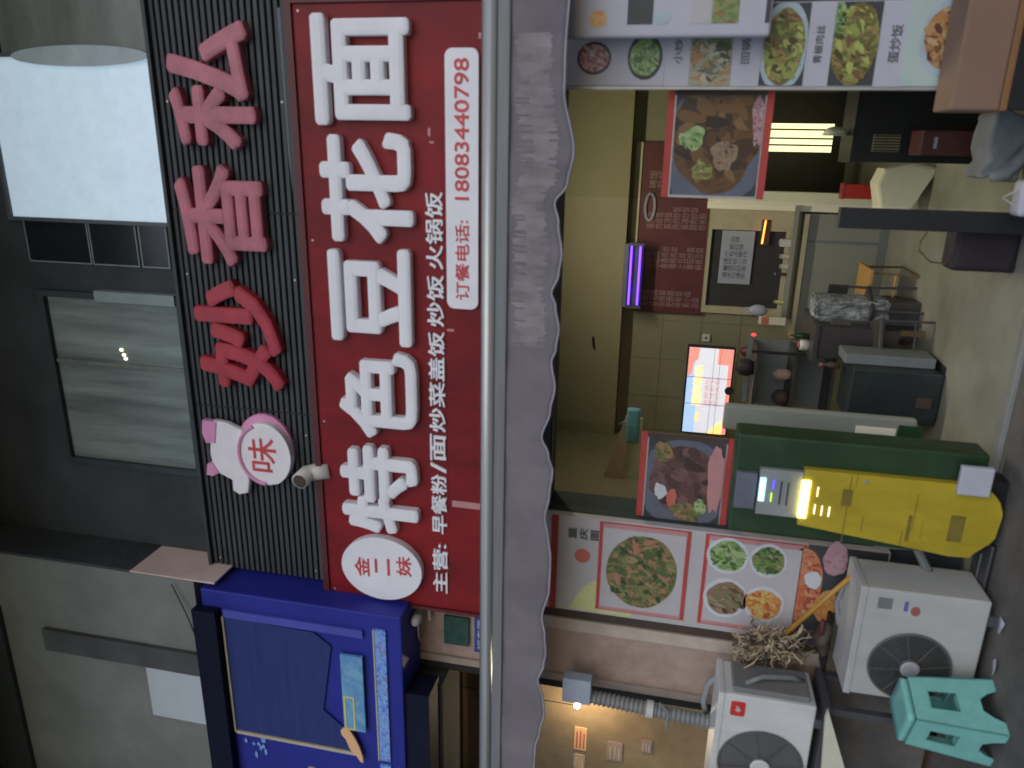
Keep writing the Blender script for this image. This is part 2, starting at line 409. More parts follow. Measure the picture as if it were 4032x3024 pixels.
# inner shell
bm = NB()
box(bm, -2.45, -.38, 6.0, 6.2, 0, 1.87); box(bm, -.38, 1.4, 6.0, 6.2, 1.3, 1.87)
mk('back_wall', bm, M['room_wall_low'], bld)
mk('soffit', B(-2.45, 1.4, 5.86, 6.2, 1.872, 2.7), M['room_wall'], bld)
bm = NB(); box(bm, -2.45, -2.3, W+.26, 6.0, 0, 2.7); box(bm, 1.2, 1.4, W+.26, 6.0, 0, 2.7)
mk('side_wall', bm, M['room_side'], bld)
mk('ceiling', B(-2.45, 1.4, W+.26, 6.2, 2.702, 2.8), M['room_wall'], bld)
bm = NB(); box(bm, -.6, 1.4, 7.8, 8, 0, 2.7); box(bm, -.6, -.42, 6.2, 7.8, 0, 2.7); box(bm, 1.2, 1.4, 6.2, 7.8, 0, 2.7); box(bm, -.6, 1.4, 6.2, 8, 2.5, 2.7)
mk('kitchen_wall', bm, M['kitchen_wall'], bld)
# upstairs windows
def window(b, pane, frame, Y, fw_=.03, dep=.05, label=None):
    f = NB(); x0, x1, z0, z1 = b
    box(f, x0-fw_, x1+fw_, Y-dep, Y+.01, z1, z1+fw_); box(f, x0-fw_, x1+fw_, Y-dep, Y+.01, z0-fw_, z0)
    box(f, x0-fw_, x0, Y-dep, Y+.01, z0, z1); box(f, x1, x1+fw_, Y-dep, Y+.01, z0, z1)
    o = mk('window', f, M[frame], bld)
    mk('pane', B(x0, x1, Y-.012, Y-.002, z0, z1), M[pane], o)
    if label: o['label'] = label
    return o
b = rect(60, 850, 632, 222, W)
window((b[0], b[1], b[2], b[3]), 'sky_glow_pane', 'frame_grey', W, .02, .03, 'bright window with a sky reflection painted as a pale glow')
c = at(325, 222, W); mk('reflection_arch', prism(NB(), ell(c.x, c.z, .05, .40, 32), W-.035, W-.028), M['reflection_grey'], bld)  # arch of the sky reflection, drawn as a grey ellipse
b = rect(15, 212, 575, -60, W); window((b[0]+.0, b[1], b[2], b[3]), 'pane_olive', 'frame_dark', W, .015, .025, 'dull greenish pane at the right end')
z0, z1 = at(570, 960, W).z, at(115, 930, W).z
xs0, xs1 = at(350, 1035, W).x, at(350, 872, W).x
zz = [at(115, 950, W).z, at(352, 950, W).z, at(365, 950, W).z, at(540, 950, W).z, at(558, 950, W).z, at(660, 950, W).z]
for k in range(3):
    window((xs0, xs1, zz[2*k+1], zz[2*k]), 'pane_dark', 'frame_light' if k < 3 else 'frame_grey', W, .006, .012, 'small black pane in the middle light')
mk('mullion', B(at(400, 1180, W).x, at(400, 1140, W).x, W-.05, W, at(705, 1160, W).z, at(395, 1160, W).z), M['frame_light'], bld)
b = rect(300, 1790, 710, 1195, W)
window(b, 'pane_green', 'frame_dark', W, .035, .04, 'wide window of cloudy grey green glass')
mk('window_mullion', B(at(450, 1440, W).x, at(450, 1425, W).x, W-.022, W-.013, b[2], b[3]), M['pane_olive'], bld)
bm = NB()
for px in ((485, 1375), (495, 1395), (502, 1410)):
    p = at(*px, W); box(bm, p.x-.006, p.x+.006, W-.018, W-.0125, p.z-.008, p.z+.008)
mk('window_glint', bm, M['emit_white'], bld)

# ------------------------------------------------------------------ neighbouring building, stands forward on the left
nb = empty('neighbour_building', (-4.5, 3.3, 0), 'beige grey neighbouring building standing forward at the left, above the blue sign', 'building')
mk('wall', B(-9, -2.44, 3.3, W+.25, 4.05, 7), M['beige_wall'], nb)
mk('side_panel', B(-2.439, -2.43, 3.305, W-.002, 3.92, 4.47), M['pink_panel'], nb)
bm = NB()
box(bm, -2.439, -2.425, 3.305, W-.002, 4.47, 6.4)
mk('side_wall', bm, M['slate_wall'], nb)
a, c = at(190, 2500, 3.3), at(820, 2600, 3.3)
mk('drain_recess', B(at(500, 2600, 3.3).x, at(500, 2520, 3.3).x, 3.27, 3.2995, 4.06, at(185, 2500, 3.3).z), M['beige_dark'], nb)
b = rect(612, 2805, 850, 2615, 3.3)
mk('white_hatch', B(b[0], b[1], 3.28, 3.299, b[2], b[3]), M['white_panel'], nb)
mk('upper_band', B(-9, at(60, 2400, 3.28).x, 3.27, 3.2995, at(62, 2700, 3.28).z, 5.71), M['frame_dark'], nb)
bm = NB(); box(bm, -9, -3.04, 3.5, W+.25, at(1745, 2850, 3.5).z, 4.05); box(bm, -3.04, -2.62, 3.5, W+.25, 3.21, 4.05)
mk('fascia', bm, M['beige_dark'], nb)
OPZ = at(1745, 2850, 3.5).z
# its lit shop room
bm = NB(); box(bm, -9, -2.95, 6.4, 6.6, 0, 3.6); box(bm, -9, -8.8, 3.8, 6.4, 0, 3.6)
box(bm, -2.97, -2.85, 3.9, 6.4, 0, 3.6)
D('lit_room', (.30, .21, .115), .3, var=.35, scale=2)
mk('room_wall', bm, M['lit_room'], nb)
bm = NB(); box(bm, -9, -2.95, W+.26, 6.4, 3.601, 3.7)
mk('room_ceiling', bm, M['brown_dark'], nb)
cab = empty('loose_cable', (-2.8, 3.27, 3.6), 'thin dark cable slanting across the beige wall above the blue sign', 'cable')
mk('wire', tube(NB(), [at(675, 2300, 3.28), at(740, 2430, 3.26), at(815, 2620, 3.28)], .0035, 6), M['black'], cab)

# pillar between the two shops
pl = empty('stone_pillar', (-2.7, 3.5, 0), 'beige stone pillar between the two shop doorways, dark gap on each side', 'pillar')
px0, px1 = at(2300, 2680, W).x, at(2300, 2440, W).x
mk('pillar_core', B(px0, px1, W, W+.25, 0, 3.2), M['stone'], pl)
mk('pillar_edge', B(px1-.075, px1-.001, W-.012, W-.001, 0, 3.2), M['stone_pale'], pl)
mk('corner_trim', B(px0-.01, px0+.035, W-.02, W+.1, 0, 3.2), M['stone_trim'], pl)
mk('dark_jamb', B(px1+.001, -2.47, W+.0, W+.06, 0, 2.8), M['brown_dark'], pl)
mk('dark_edge', B(px0-.065, px0-.011, W-.01, W+.1, 0, 3.2), M['dark_gap'], pl)
b = rect(1752, 2525, 1848, 2430, W-.004)
mk('green_notice', B(*b[:2], W-.022, W-.013, *b[2:]), M['green_print'], pl)
st = empty('house_number_plate', at(1885, 2480, W), 'blue enamel plate with white lettering fixed to the pillar above the awning', 'plate')
b = rect(1870, 2560, 1935, 2425, W-.03)
mk('plate', B(*b[:2], W-.045, W-.03, *b[2:], .002), M['sticker_blue'], st)
text('lettering', '福东路', (b[0]+.02, b[1]-.02, b[3]-.06, b[3]-.018), W-.0455, .002, M['sticker_text'], st)

# ------------------------------------------------------------------ red shop sign
SY = 3.45
b = rect(1225, 2340, 1935, 0, SY)
sx0, sx1 = at(1298, 2330, SY).x, at(1152, 14, SY).x
sz1 = (at(1298, 2330, SY).z+at(1152, 14, SY).z)/2
sz0 = at(1941, 300, SY).z-.06
sign = empty('noodle_shop_sign', ((sx0+sx1)/2, SY, sz0), 'long red sign board with big raised white characters above the awning', 'sign')
mk('sign_panel', B(sx0, sx1, SY, W-.002, sz0, sz1, .004), M['sign_red'], sign)
bm = NB(); box(bm, sx0-.02, sx1+.02, SY-.012, W-.003, sz1+.001, sz1+.035); box(bm, sx0-.02, sx0-.001, SY-.012, W-.003, sz0, sz1); box(bm, sx1+.001, sx1+.02, SY-.012, W-.003, sz0, sz1)
mk('sign_frame', bm, M['sign_red_dark'], sign)
LY = SY-.05
for ch, q in (('面', (1215, 494, 1624, 45)), ('花', (1248, 960, 1636, 520)), ('豆', (1283, 1359, 1628, 978)), ('色', (1320, 1729, 1652, 1386)), ('特', (1330, 2102, 1656, 1762))):
    # upright box: left = larger y, top = smaller x ; allow for the slope of the line
    cx, cy = (q[0]+q[2])/2, (q[1]+q[3])/2
    L, Rr = at(cx, q[1], LY).x, at(cx, q[3], LY).x
    T, Bt = at(q[0]+12, cy, LY).z, at(q[2]-12, cy, LY).z
    text('character', ch, (L, Rr, Bt, T), SY-.002, .05, M['white_letter'], sign, bold=.034)
c = at(1513, 2224, SY); rx = (at(1513, 2106, SY).x-at(1513, 2343, SY).x)/2; rz = (at(1358, 2224, SY).z-at(1668, 2224, SY).z)/2
ov = mk('oval_plaque', prism(NB(), ell(c.x, c.z, rx, rz, 56), SY-.045, SY-.001, .012), M['white_letter'], sign, smooth=False)
for ch, x, s in (('金', 1425, .06), ('二', 1505, .052), ('妹', 1590, .06)):
    p = at(x, 2230, SY-.045); text('oval_character', ch, (p.x-s, p.x+s, p.z-.043, p.z+.043), SY-.046, .003, M['red_print'], ov, bold=.012)
for s, ya, yb in (('主营:', 2330, 2140), ('早餐粉', 2098, 1866), ('/', 1858, 1820), ('面', 1812, 1708), ('炒菜', 1698, 1503), ('盖饭', 1498, 1304), ('炒饭', 1284, 1082), ('火锅饭', 1060, 755)):
    ym = (ya+yb)/2; xm = 1738-(2330-ym)*.018
    L, Rr = at(xm, ya, SY).x, at(xm, yb, SY).x
    p = at(xm, ym, SY).z
    text('small_character', s, (L, Rr, p-.043, p+.043), SY-.001, .012, M['white_letter'], sign, bold=.018)
b0, b1 = at(1826, 1213, SY).x, at(1826, 190, SY).x
zc = at(1824, 700, SY).z
pill = mk('phone_plaque', prism(NB(), rrect(b0, b1, zc-.077, zc+.077, .03), SY-.022, SY-.001, .005), M['white_letter'], sign)
def xx(y): return at(1826, y, SY-.02).x
text('plaque_text', '订餐电话:', (xx(1180), xx(868), zc-.034, zc+.034), SY-.023, .002, M['red_print'], pill, bold=.012)
text('plaque_number', '18083440798', (xx(788), xx(228), zc-.034, zc+.034), SY-.023, .002, M['red_print'], pill, bold=.012)
for (x, y, dx, dy) in ((1915, 1585, 40, 40), (1850, 1990, 160, 30), (1775, 1300, 30, 10), (1690, 520, 10, 30), (1890, 140, 10, 20), (1700, 560, 18, 8)):
    p = at(x, y, SY); bm = NB()
    box(bm, p.x-dy*.0006, p.x+dy*.0006, SY-.002, SY-.0005, p.z-dx*.0006, p.z+dx*.0006)
    mk('tape_mark', bm, M['board_pink'], sign)

for X in (at(1500, 1690, SY).x, at(1500, 745, SY).x):
    mk('sheet_joint', B(X-.0015, X+.0015, SY-.0012, SY-.0002, sz0, sz1), M['sign_red_dark'], sign)
for X in (sx0+.03, sx0+1.05, sx0+2.0, sx1-.03):
    for z in (sz0+.09, sz1-.03): mk('screw', tube(NB(), [(X, SY, z), (X, SY-.003, z)], .006, 8), M['silver_edge'], sign)
# ------------------------------------------------------------------ dark slatted panel with red characters
PY = 3.5
pz0, pz1 = at(1095, 0, PY).z, at(573, 0, PY).z
pz1 = (at(573, 0, PY).z+at(852, 2216, PY).z)/2
pz0 = sz1+.05
fx0, fx1 = at(900, 2230, PY).x, at(800, -10, PY).x
pan = empty('slatted_panel', ((fx0+fx1)/2, PY, pz0), 'charcoal fascia of narrow horizontal slats above the red sign', 'panel')
mk('backing', B(fx0, fx1, PY+.012, W-.002, pz0, pz1), M['charcoal_groove'], pan)
n = 21; bm = NB(); h = (pz1-pz0)/n
for k in range(n): box(bm, fx0, fx1, PY-.006, PY+.0118, pz0+h*k+.009, pz0+h*(k+1)-.002, .003, 1)
mk('slats', bm, M['charcoal'], pan)
bm = NB(); box(bm, fx0-.02, fx1+.02, PY-.03, W-.003, pz1+.001, pz1+.02)
mk('top_rail', bm, M['frame_dark'], pan)
mk('bottom_rail', B(fx0-.0, fx1+.02, PY-.03, W-.003, pz0-.046, pz0-.001), M['brown_dark'], pan)
for X in (fx0+1.02, fx0+2.08):
    mk('sheet_seam', B(X-.004, X+.004, PY-.0075, PY-.0062, pz0+.01, pz1-.005), M['charcoal_groove'], pan)
for k, X in enumerate((fx0+.06, fx0+.9, fx0+1.75, fx0+2.6)):
    for z in (pz0+h*1.5+.003, pz0+h*(n-1.5)+.003): mk('screw', tube(NB(), [(X, PY-.0061, z), (X, PY-.009, z)], .006, 8), M['silver_edge'], pan)
mk('dust_streak', prism(NB(), [(fx1-.9, pz0+.03), (fx1-.05, pz0+.03), (fx1-.05, pz0+.045), (fx1-.7, pz0+.041)], PY-.0078, PY-.0063), M['frame_grey'], pan)
CY = PY-.055
lt = empty('red_characters', (-.5, CY, pz0), 'three raised red characters standing on the dark slatted panel', 'lettering')
for ch, q in (('私', (650, 590, 1005, 80)), ('香', (690, 1050, 1050, 645)), ('妙', (765, 1530, 1112, 1105))):
    cx, cy = (q[0]+q[2])/2, (q[1]+q[3])/2
    text('character', ch, (at(cx, q[1], CY).x, at(cx, q[3], CY).x, at(q[2]-8, cy, CY).z, at(q[0]+8, cy, CY).z), PY-.006, .055, M['red_letter' if ch == '妙' else 'red_letter_faded_sheen'], lt, bold=.034)
# round pink-white lamp box
lb = empty('round_light_box', at(1050, 1770, PY), 'white and pink rounded sign box with a pink rim on the dark slats', 'sign')
c = at(1048, 1785, PY-.05)
bm = NB(); prism(bm, ell(c.x, c.z, .185, .158, 40), PY-.075, PY-.03, .012)
mk('disc', bm, M['pink_white'], lb)
bm = NB(); prism(bm, ell(c.x+.02, c.z+.012, .20, .166, 40), PY-.03, PY-.008); mk('rim', bm, M['pink'], lb)
ring = NB()
pts = [Vector((c.x+.172*math.cos(t), PY-.076, c.z+.148*math.sin(t))) for t in [math.radians(a) for a in range(20, 190, 10)]]
tube(ring, pts, .011, 8); mk('rim_stripe', ring, M['pink'], lb)
def pp(x, y): p = at(x, y, PY-.04); return p.x, p.z
bm = NB(); prism(bm, [pp(930, 1880), pp(925, 1925), pp(950, 1942), pp(985, 1935), pp(990, 1890), pp(960, 1690), pp(900, 1660), pp(850, 1650), pp(835, 1700), pp(838, 1780), pp(850, 1850)], PY-.062, PY-.031, .008)
mk('top_lobe', bm, M['pink_white'], lb)
for a in (((806, 1648), (806, 1700), (822, 1738), (858, 1738), (862, 1655)), ((826, 1820), (824, 1862), (850, 1868), (874, 1855), (845, 1812))):
    bm = NB(); prism(bm, [pp(*q) for q in a][::-1], PY-.068, PY-.030, .004); mk('pink_tab', bm, M['pink'], lb)
text('red_character', '味', (c.x-.10, c.x+.10, c.z-.075, c.z+.09), PY-.0755, .003, M['red_print'], lb, bold=.005)
# elbow pipe
el = empty('drain_elbow', at(1220, 1850, PY), 'off white plastic pipe elbow poking out between dark slats and red sign', 'pipe')
p0 = at(1300, 1850, SY+.02); p1 = at(1212, 1862, SY-.0); p2 = at(1180, 1895, SY-.09)
mk('elbow', tube(NB(), [p0, p0.lerp(p1, .6), p1+Vector((0, -.01, .0)), p2], .046, 18), M['white_plastic'], el, smooth=True)
v = (p2-p1).normalized()
mk('pipe_mouth', tube(NB(), [p2-v*.002, p2+v*.003], .038, 18), M['brown_dark'], el)

# ------------------------------------------------------------------ awning
AY = 3.25
aw = empty('rolled_awning', (-1.4, AY, at(1941, 1500, AY).z), 'grey cloth awning valance with wavy hem hanging from a steel bar', 'awning')
ax0, ax1 = -4.4, .95
za = at(1943, 40, AY); zb = at(1908, 2990, AY)
zr = (za.z+zb.z)/2
bm = NB(); tube(bm, [(ax0, AY-.01, zr), (ax1, AY-.01, zr)], .031, 16)
mk('front_bar', bm, M['steel'], aw, smooth=True)
mk('back_rail', B(ax0, ax1, AY+.02, AY+.06, zr-.015, zr+.045), M['steel_dark'], aw)
mk('cover_strip', B(ax0, ax1, AY-.022, AY+.0, zr-.085, zr-.032, .006), M['cassette'], aw)
hem = [(-400, 2225), (0, 2246), (180, 2232), (360, 2228), (603, 2262), (723, 2236), (800, 2186), (874, 2203), (1000, 2216), (1080, 2203), (1150, 2176), (1200, 2192), (1289, 2205), (1370, 2192), (1422, 2173), (1524, 2187), (1620, 2168), (1711, 2137), (1780, 2165), (1844, 2180), (1940, 2167), (2030, 2150), (2110, 2160), (2200, 2169), (2308, 2166), (2420, 2137), (2480, 2150), (2555, 2153), (2610, 2143), (2666, 2121), (2740, 2138), (2802, 2144), (2870, 2128), (2926, 2112), (3024, 2105), (3400, 2120), (3700, 2090)]
hp = sorted([(at(x, y, AY).x, at(x, y, AY).z) for y, x in hem])
def hemz(X):
    if X <= hp[0][0]: return hp[0][1]
    for (a, za_), (b_, zb_) in zip(hp, hp[1:]):
        if a <= X <= b_:
            t = (X-a)/(b_-a); t = t*t*(3-2*t); return za_+(zb_-za_)*t
    return hp[-1][1]
def vy(X, t): return AY + .006*math.sin(X*19+.9*math.sin(X*5))*t + .002*math.sin(X*47+2)*t - .02*t + .010*math.sin(X*7+t*2.5)*t
NX, NZ = 420, 14
bm = NB(); g = []
for i in range(NX+1):
    X = ax0+(ax1-ax0)*i/NX; hz = hemz(X); col = []
    for j in range(NZ+1):
        t = j/NZ; col.append(bm.verts.new((X, vy(X, t), zr-.02+(hz-zr+.02)*t)))
    g.append(col)
for i in range(NX):
    for j in range(NZ): bm.faces.new((g[i][j], g[i+1][j], g[i+1][j+1], g[i][j+1]))
o = mk('valance', bm, M['awning_cloth'], aw, smooth=True)
s = o.modifiers.new('th', 'SOLIDIFY'); s.thickness = .004
bm = NB(); tube(bm, [(ax0+(ax1-ax0)*i/NX, vy(ax0+(ax1-ax0)*i/NX, 1)-.003, hemz(ax0+(ax1-ax0)*i/NX)) for i in range(NX+1)], .0055, 6)
mk('hem_piping', bm, M['awning_trim'], aw, smooth=True)
bm = NB(); g = []
X0, X1 = at(2110, 1365, AY).x, at(2110, 130, AY).x
for i in range(161):
    X = X0+(X1-X0)*i/160; hz = hemz(X); col = []
    for t in (.32+.02*math.sin(X*31)+random.uniform(-.05, .05), .5, .7, .82+.02*math.sin(X*43+1)+random.uniform(-.05, .05)):
        col.append(bm.verts.new((X, vy(X, t)-.0055, zr-.02+(hz-zr+.02)*t)))
    g.append(col)
for i in range(160):
    for j in range(3):
        if j != 1 and random.random() < .12: continue
        bm.faces.new((g[i][j], g[i+1][j], g[i+1][j+1], g[i][j+1]))
mk('faded_print', bm, M['awning_print'], aw, smooth=True)

# ------------------------------------------------------------------ blue sign of the neighbouring shop
BY = 3.29
bx1 = at(1200, 2425, BY).x; bx0 = -5.2
bz1 = at(800, 2420, BY).z; bz0 = at(1580, 2500, BY).z
bs = empty('blue_shop_sign', (-3.2, BY, bz0), 'deep blue box sign with gold lined screen, left of the red sign', 'sign')
mk('sign_box', B(bx0, bx1+.08, BY, W-.01, bz0, bz1, .01), M['blue'], bs)
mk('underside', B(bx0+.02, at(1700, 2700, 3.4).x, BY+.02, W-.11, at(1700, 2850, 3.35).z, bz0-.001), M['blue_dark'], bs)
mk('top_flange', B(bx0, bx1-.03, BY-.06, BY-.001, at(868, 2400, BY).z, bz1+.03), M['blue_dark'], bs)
tz = at(885, 2420, BY).z; xr = at(885, 2405, BY).x; xl = at(1150, 2905, BY).x; lz = at(1395, 2940, BY).z
mk('screen', prism(NB(), [(xl, lz), (xl+.13, lz+.02), (xl+.26, at(1270, 2700, BY).z), (xr-.12, lz+.1), (xr-.045, lz+.2), (xr-.03, tz), (xl, tz)], BY-.012, BY-.001), M['blue_screen'], bs)
bm = NB(); box(bm, xl-.012, xr-.03, BY-.02, BY-.002, tz, tz+.012); box(bm, xl-.022, xl-.001, BY-.022, BY-.002, lz-.02, tz)
mk('gold_trim', bm, M['gold_line'], bs)
mk('light_edge', B(xr-.03, xr+.02, BY-.018, BY-.001, bz0+.22, tz+.0), M['blue_light'], bs)
b = rect(1490, 2985, 1520, 2480, BY); b = (b[0], b[1], at(1530, 2725, BY).z, at(1488, 2725, BY).z)
ps = mk('pattern_strip', B(b[0], b[1], BY-.014, BY-.001, b[2], b[3]), M['strip_pattern'], bs)
mk('strip_line', B(b[0], b[1], BY-.018, BY-.002, b[3]+.001, b[3]+.009), M['gold_line'], ps)
mk('pattern_strip', B(bx0, b[0]-.03, BY-.014, BY-.001, b[2], b[3]), M['strip_pattern'], bs)
b = rect(1400, 2862, 1400, 2572, BY); b = (b[0], b[1], at(1440, 2715, BY).z, at(1356, 2715, BY).z)
pk = mk('poster_card', B(b[0], b[1], BY-.03, BY-.013, b[2], b[3]), M['poster_blue'], bs)
bm = NB(); yx = b[0]+(b[1]-b[0])*.46; yz = b[2]+(b[3]-b[2])*.45
box(bm, b[0]+.004, yx, BY-.033, BY-.0305, b[3]-.018, b[3]-.006); box(bm, b[0]+.004, yx, BY-.033, BY-.0305, yz, yz+.01); box(bm, yx-.012, yx, BY-.033, BY-.0305, yz+.01, b[3]-.018); box(bm, b[0]+.004, b[0]+.016, BY-.033, BY-.0305, yz+.01, b[3]-.018)
mk('yellow_frame', bm, M['yellow_print'], pk)
oz = [(1345, 2870), (1352, 2862), (1368, 2858), (1382, 2872), (1400, 2900), (1418, 2935), (1432, 2975), (1434, 2998), (1422, 2992), (1408, 2970), (1392, 2958), (1378, 2935), (1366, 2905), (1350, 2888)]
mk('orange_shape', prism(NB(), qpx(oz, BY-.02)[::-1], BY-.034, BY-.0235), M['orange_print'], bs)
bm = NB()
for k in range(16):
    p = at(970+random.uniform(0, 110), 2870+random.uniform(0, 100), BY)
    prism(bm, ell(p.x, p.z, random.uniform(.008, .03), random.uniform(.004, .012), 8, random.random()), BY-.006-.0002*k, BY-.001)
mk('glitter_marks', bm, M['pattern_blue'], bs)
p = at(1235, 3040, BY); mk('gold_emblem', prism(NB(), ell(p.x, p.z, .045, .045, 20), BY-.012, BY-.001), M['gold_line'], bs)

# CCTV and bits under the blue sign
cc = empty('security_camera', at(1640, 2460, 3.5), 'off white security camera on a bracket between blue sign and pillar', 'camera')
p = at(1640, 2440, 3.45)
mk('camera_body', ball(NB(), p, .032, .05, .030), M['white_plastic'], cc, smooth=True)
mk('bracket', B(p.x-.008, p.x+.008, p.y, W-.001, p.z+.01, p.z+.03), M['white_plastic'], cc)
mk('wire', tube(NB(), [p+Vector((-.03, 0, -.01)), at(1648, 2505, 3.5), at(1655, 2520, 3.55)], .004, 6), M['white_plastic'], cc)
jb = empty('junction_stub', at(1690, 2400, 3.55), 'short white conduit stub on the pillar just left of the red sign', 'conduit')
mk('stub', tube(NB(), [at(1687, 2372, 3.55), at(1692, 2440, 3.55)], .008, 8), M['white_plastic'], jb)

# ------------------------------------------------------------------ left menu board (beside the kiosk)
lx0, lx1 = -2.46, -1.885
lbz1, lbz0 = 2.2, .35
MY = W-.0
lm = empty('left_menu_board', ((lx0+lx1)/2, W, lbz0), 'tall white menu board with red framed dish pictures left of the glass door', 'menu board')
mk('board', B(lx0, lx1, W-.03, W+.019, lbz0, lbz1, .003), M['board_white'], lm)
def mpl(name, poly, k, material, parent=None): return plate(parent or lm, name, poly, W-.031-.002*k, .0015, material)
def zf(x, y=2250): return at(x, y, W-.03).z
mpl('red_band', rp(lx0, lx1, zf(2192), zf(2165)), 0, M['board_red'])
for ch, xa in (('重', 2238), ('庆', 2282), ('面', 2326)):
    text('dish_character', ch, (at(2300, 2114, W).x, at(2300, 2070, W).x, zf(xa+34, 2090), zf(xa, 2090)), W-.0315, .002, M['ink'], lm, bold=.04)
p = at(2293, 2188, W-.03); mpl('red_seal', ell(p.x, p.z, .042, .042, 28), 0, M['coin_red'])
mpl('yellow_curve', [(lx0+.01, zf(2500)), (lx0+.01, zf(2240, 2350)), (lx0+.08, zf(2262, 2330)), (lx0+.16, zf(2300, 2300)), (lx0+.215, zf(2345, 2270)), (lx0+.03, zf(2500))], 0, M['board_yellow'])
# picture frame 1
f1x0, f1x1 = lx0+.035, lx1-.008
def frame(name, x0, x1, z0, z1, t=.018):
    o = mpl(name, rp(x0, x1, z0, z1), 1, M['board_red'])
    mpl('picture', rp(x0+t*.3, x1-t*.3, z0+t, z1-t), 2, M['board_pink'], o); mpl('picture_white', rp(x0+.025, x1-.03, z0+t+.004, z1-t-.004), 3, M['board_white'], o)
    return o
f = frame('dish_frame', f1x0, f1x1, zf(2708), zf(2352))
c = at(2525, 2250, W-.03); mpl('dish_food', ell(c.x, c.z, .215, .185, 36, .3, .01), 4, M['peanut'], f); pieces(f, 'peanut', c.x, c.z, .21, .18, W-.0408, 230, None, .55)
f = frame('dish_frame', f1x0, f1x1, zf(3165), zf(2765))
for (x, y, rx, rz, mt) in ((2865, 2185, .085, .07, 'greens'), (2855, 2350, .095, .075, 'meat'), (3025, 2205, .08, .06, 'veg'), (3005, 2375, .085, .068, 'orange_food')):
    c = at(x, y, W-.03); pieces(f, mt, c.x, c.z, rx*.95, rz*1.2, W-.0430, 60)
    mpl('plate', ell(c.x, c.z, rx*1.22, rz*1.5, 28), 4, M['plate_white'], f); mpl('dish_food', ell(c.x, c.z, rx, rz*1.28, 26, 0, .04), 5, M[mt], f)
mpl('dark_ground', rp(lx0+.002, lx1-.002, lbz0+.01, zf(3168)), 1, M['pic_dark'])
c = at(3130, 2300, W-.03); mpl('dish_food', ell(c.x, c.z-.03, .21, .10, 30, 0, .02), 2, M['carrot']); pieces(lm, 'carrot', c.x, c.z-.03, .20, .085, W-.0368, 80, (lx0+.01, lx1-.01, lbz0, zf(3172)))
c = at(3290, 2200, W-.03); mpl('dish_food', ell(c.x, c.z, .09, .06, 24, 0, .06), 3, M['pinkfood'])
c = at(3250, 2385, W-.03); mpl('dish_food', ell(c.x, c.z, .09, .06, 24, 0, .06), 3, M['orange_food'])
c = at(3200, 2280, W-.03); mpl('dish_food', ell(c.x, c.z, .05, .04, 24, 0, .06), 4, M['plate_white'])

# ------------------------------------------------------------------ right menu board and small hanging board
rx0, rx1 = .236, .56
rm = empty('right_menu_board', ((rx0+rx1)/2, W, .4), 'tall menu board of stir fry photographs and white name strips right of the glass door', 'menu board')
RZ1, RZ0 = 2.2, .455
mk('board', B(rx0, rx1, W-.03, W+.019, RZ0, RZ1, .003), M['board_lilac'], rm)
mk('edge_trim', B(rx0-.012, rx0-.001, W-.034, W+.019, RZ0, RZ1), M['silver_edge'], rm)
def rpl(name, poly, k, material, parent=None): return plate(parent or rm, name, poly, W-.031-.002*k, .0015, material)
def zr_(x, y=190): return at(x, y, W-.03).z
def panel(name, xa, xb, mt, plates=()):
    o = rpl(name, rp(rx0+.004, rx1-.004, zr_(xb), zr_(xa)), 0, M[mt])
    for (x, y, rx, rz, m1, m2) in plates:
        c = at(x, y, W-.03)
        cl = lambda poly: [(min(max(a, rx0+.005), rx1-.005), min(max(b_, zr_(xb)+.001), zr_(xa)-.001)) for a, b_ in poly]
        if m1: rpl('plate', cl(ell(c.x, c.z, rx*1.22, rz*1.2, 30)), 1, M[m1], o)
        rpl('dish_food', cl(ell(c.x, c.z, rx, rz, 30, 0, .02)), 2, M[m2], o)
        pieces(o, m2, c.x, c.z, rx, rz, W-.0368, 90, (rx0+.004, rx1-.004, zr_(xb), zr_(xa)))
    return o
panel('dish_picture', 2255, 2620, 'board_lilac', ((2340, 230, .055, .062, 'plate_dark', 'pinkfood'), (2540, 225, .075, .062, 'plate_dark', 'greens')))
o_ = panel('dish_picture', 2720, 2885, 'noodles')
pieces(o_, 'noodles', (rx0+rx1)/2, (zr_(2885)+zr_(2720))/2, .16, .09, W-.0330, 130, (rx0+.004, rx1-.004, zr_(2885), zr_(2720)), 1.2)
panel('dish_picture', 3000, 3175, 'pic_dark', ((3085, 185, .145, .082, 'plate_blue', 'stirfry'),))
panel('dish_picture', 3275, 3455, 'pic_dark', ((3365, 175, .155, .09, None, 'stirfry'), (3300, 70, .07, .03, None, 'greens')))
panel('dish_picture', 3560, 3775, 'board_mint', ((3730, 150, .115, .085, 'plate_blue', 'rice'),))
for s, xa, xb in (('小炒肉', 2655, 2688), ('回锅肉', 2920, 2955), ('青椒肉丝', 3205, 3240), ('蛋炒饭', 3500, 3545)):
    z1, z0 = zr_(xa), zr_(xb)
    text('dish_name', s, (rx0+.09, rx1-.09, z0, z1), W-.0305, .002, M['ink'], rm, bold=.01)
hb = empty('hanging_price_board', (.52, 3.42, 1.1), 'small white price board with rounded edge hanging in front of the right menu board', 'price board')
HY = 3.42
hb0 = at(2600, 148, HY).x; hz1, hz0 = 2.1, at(3035, 120, HY).z
mk('board', B(hb0, .62, HY, HY+.05, hz0, hz1, .018, 4), M['board_lilac'], hb)
def hpl(poly, mt, k=0, name='dish_picture'): return plate(hb, name, poly, HY-.0005-.0015*k, .0014, M[mt])
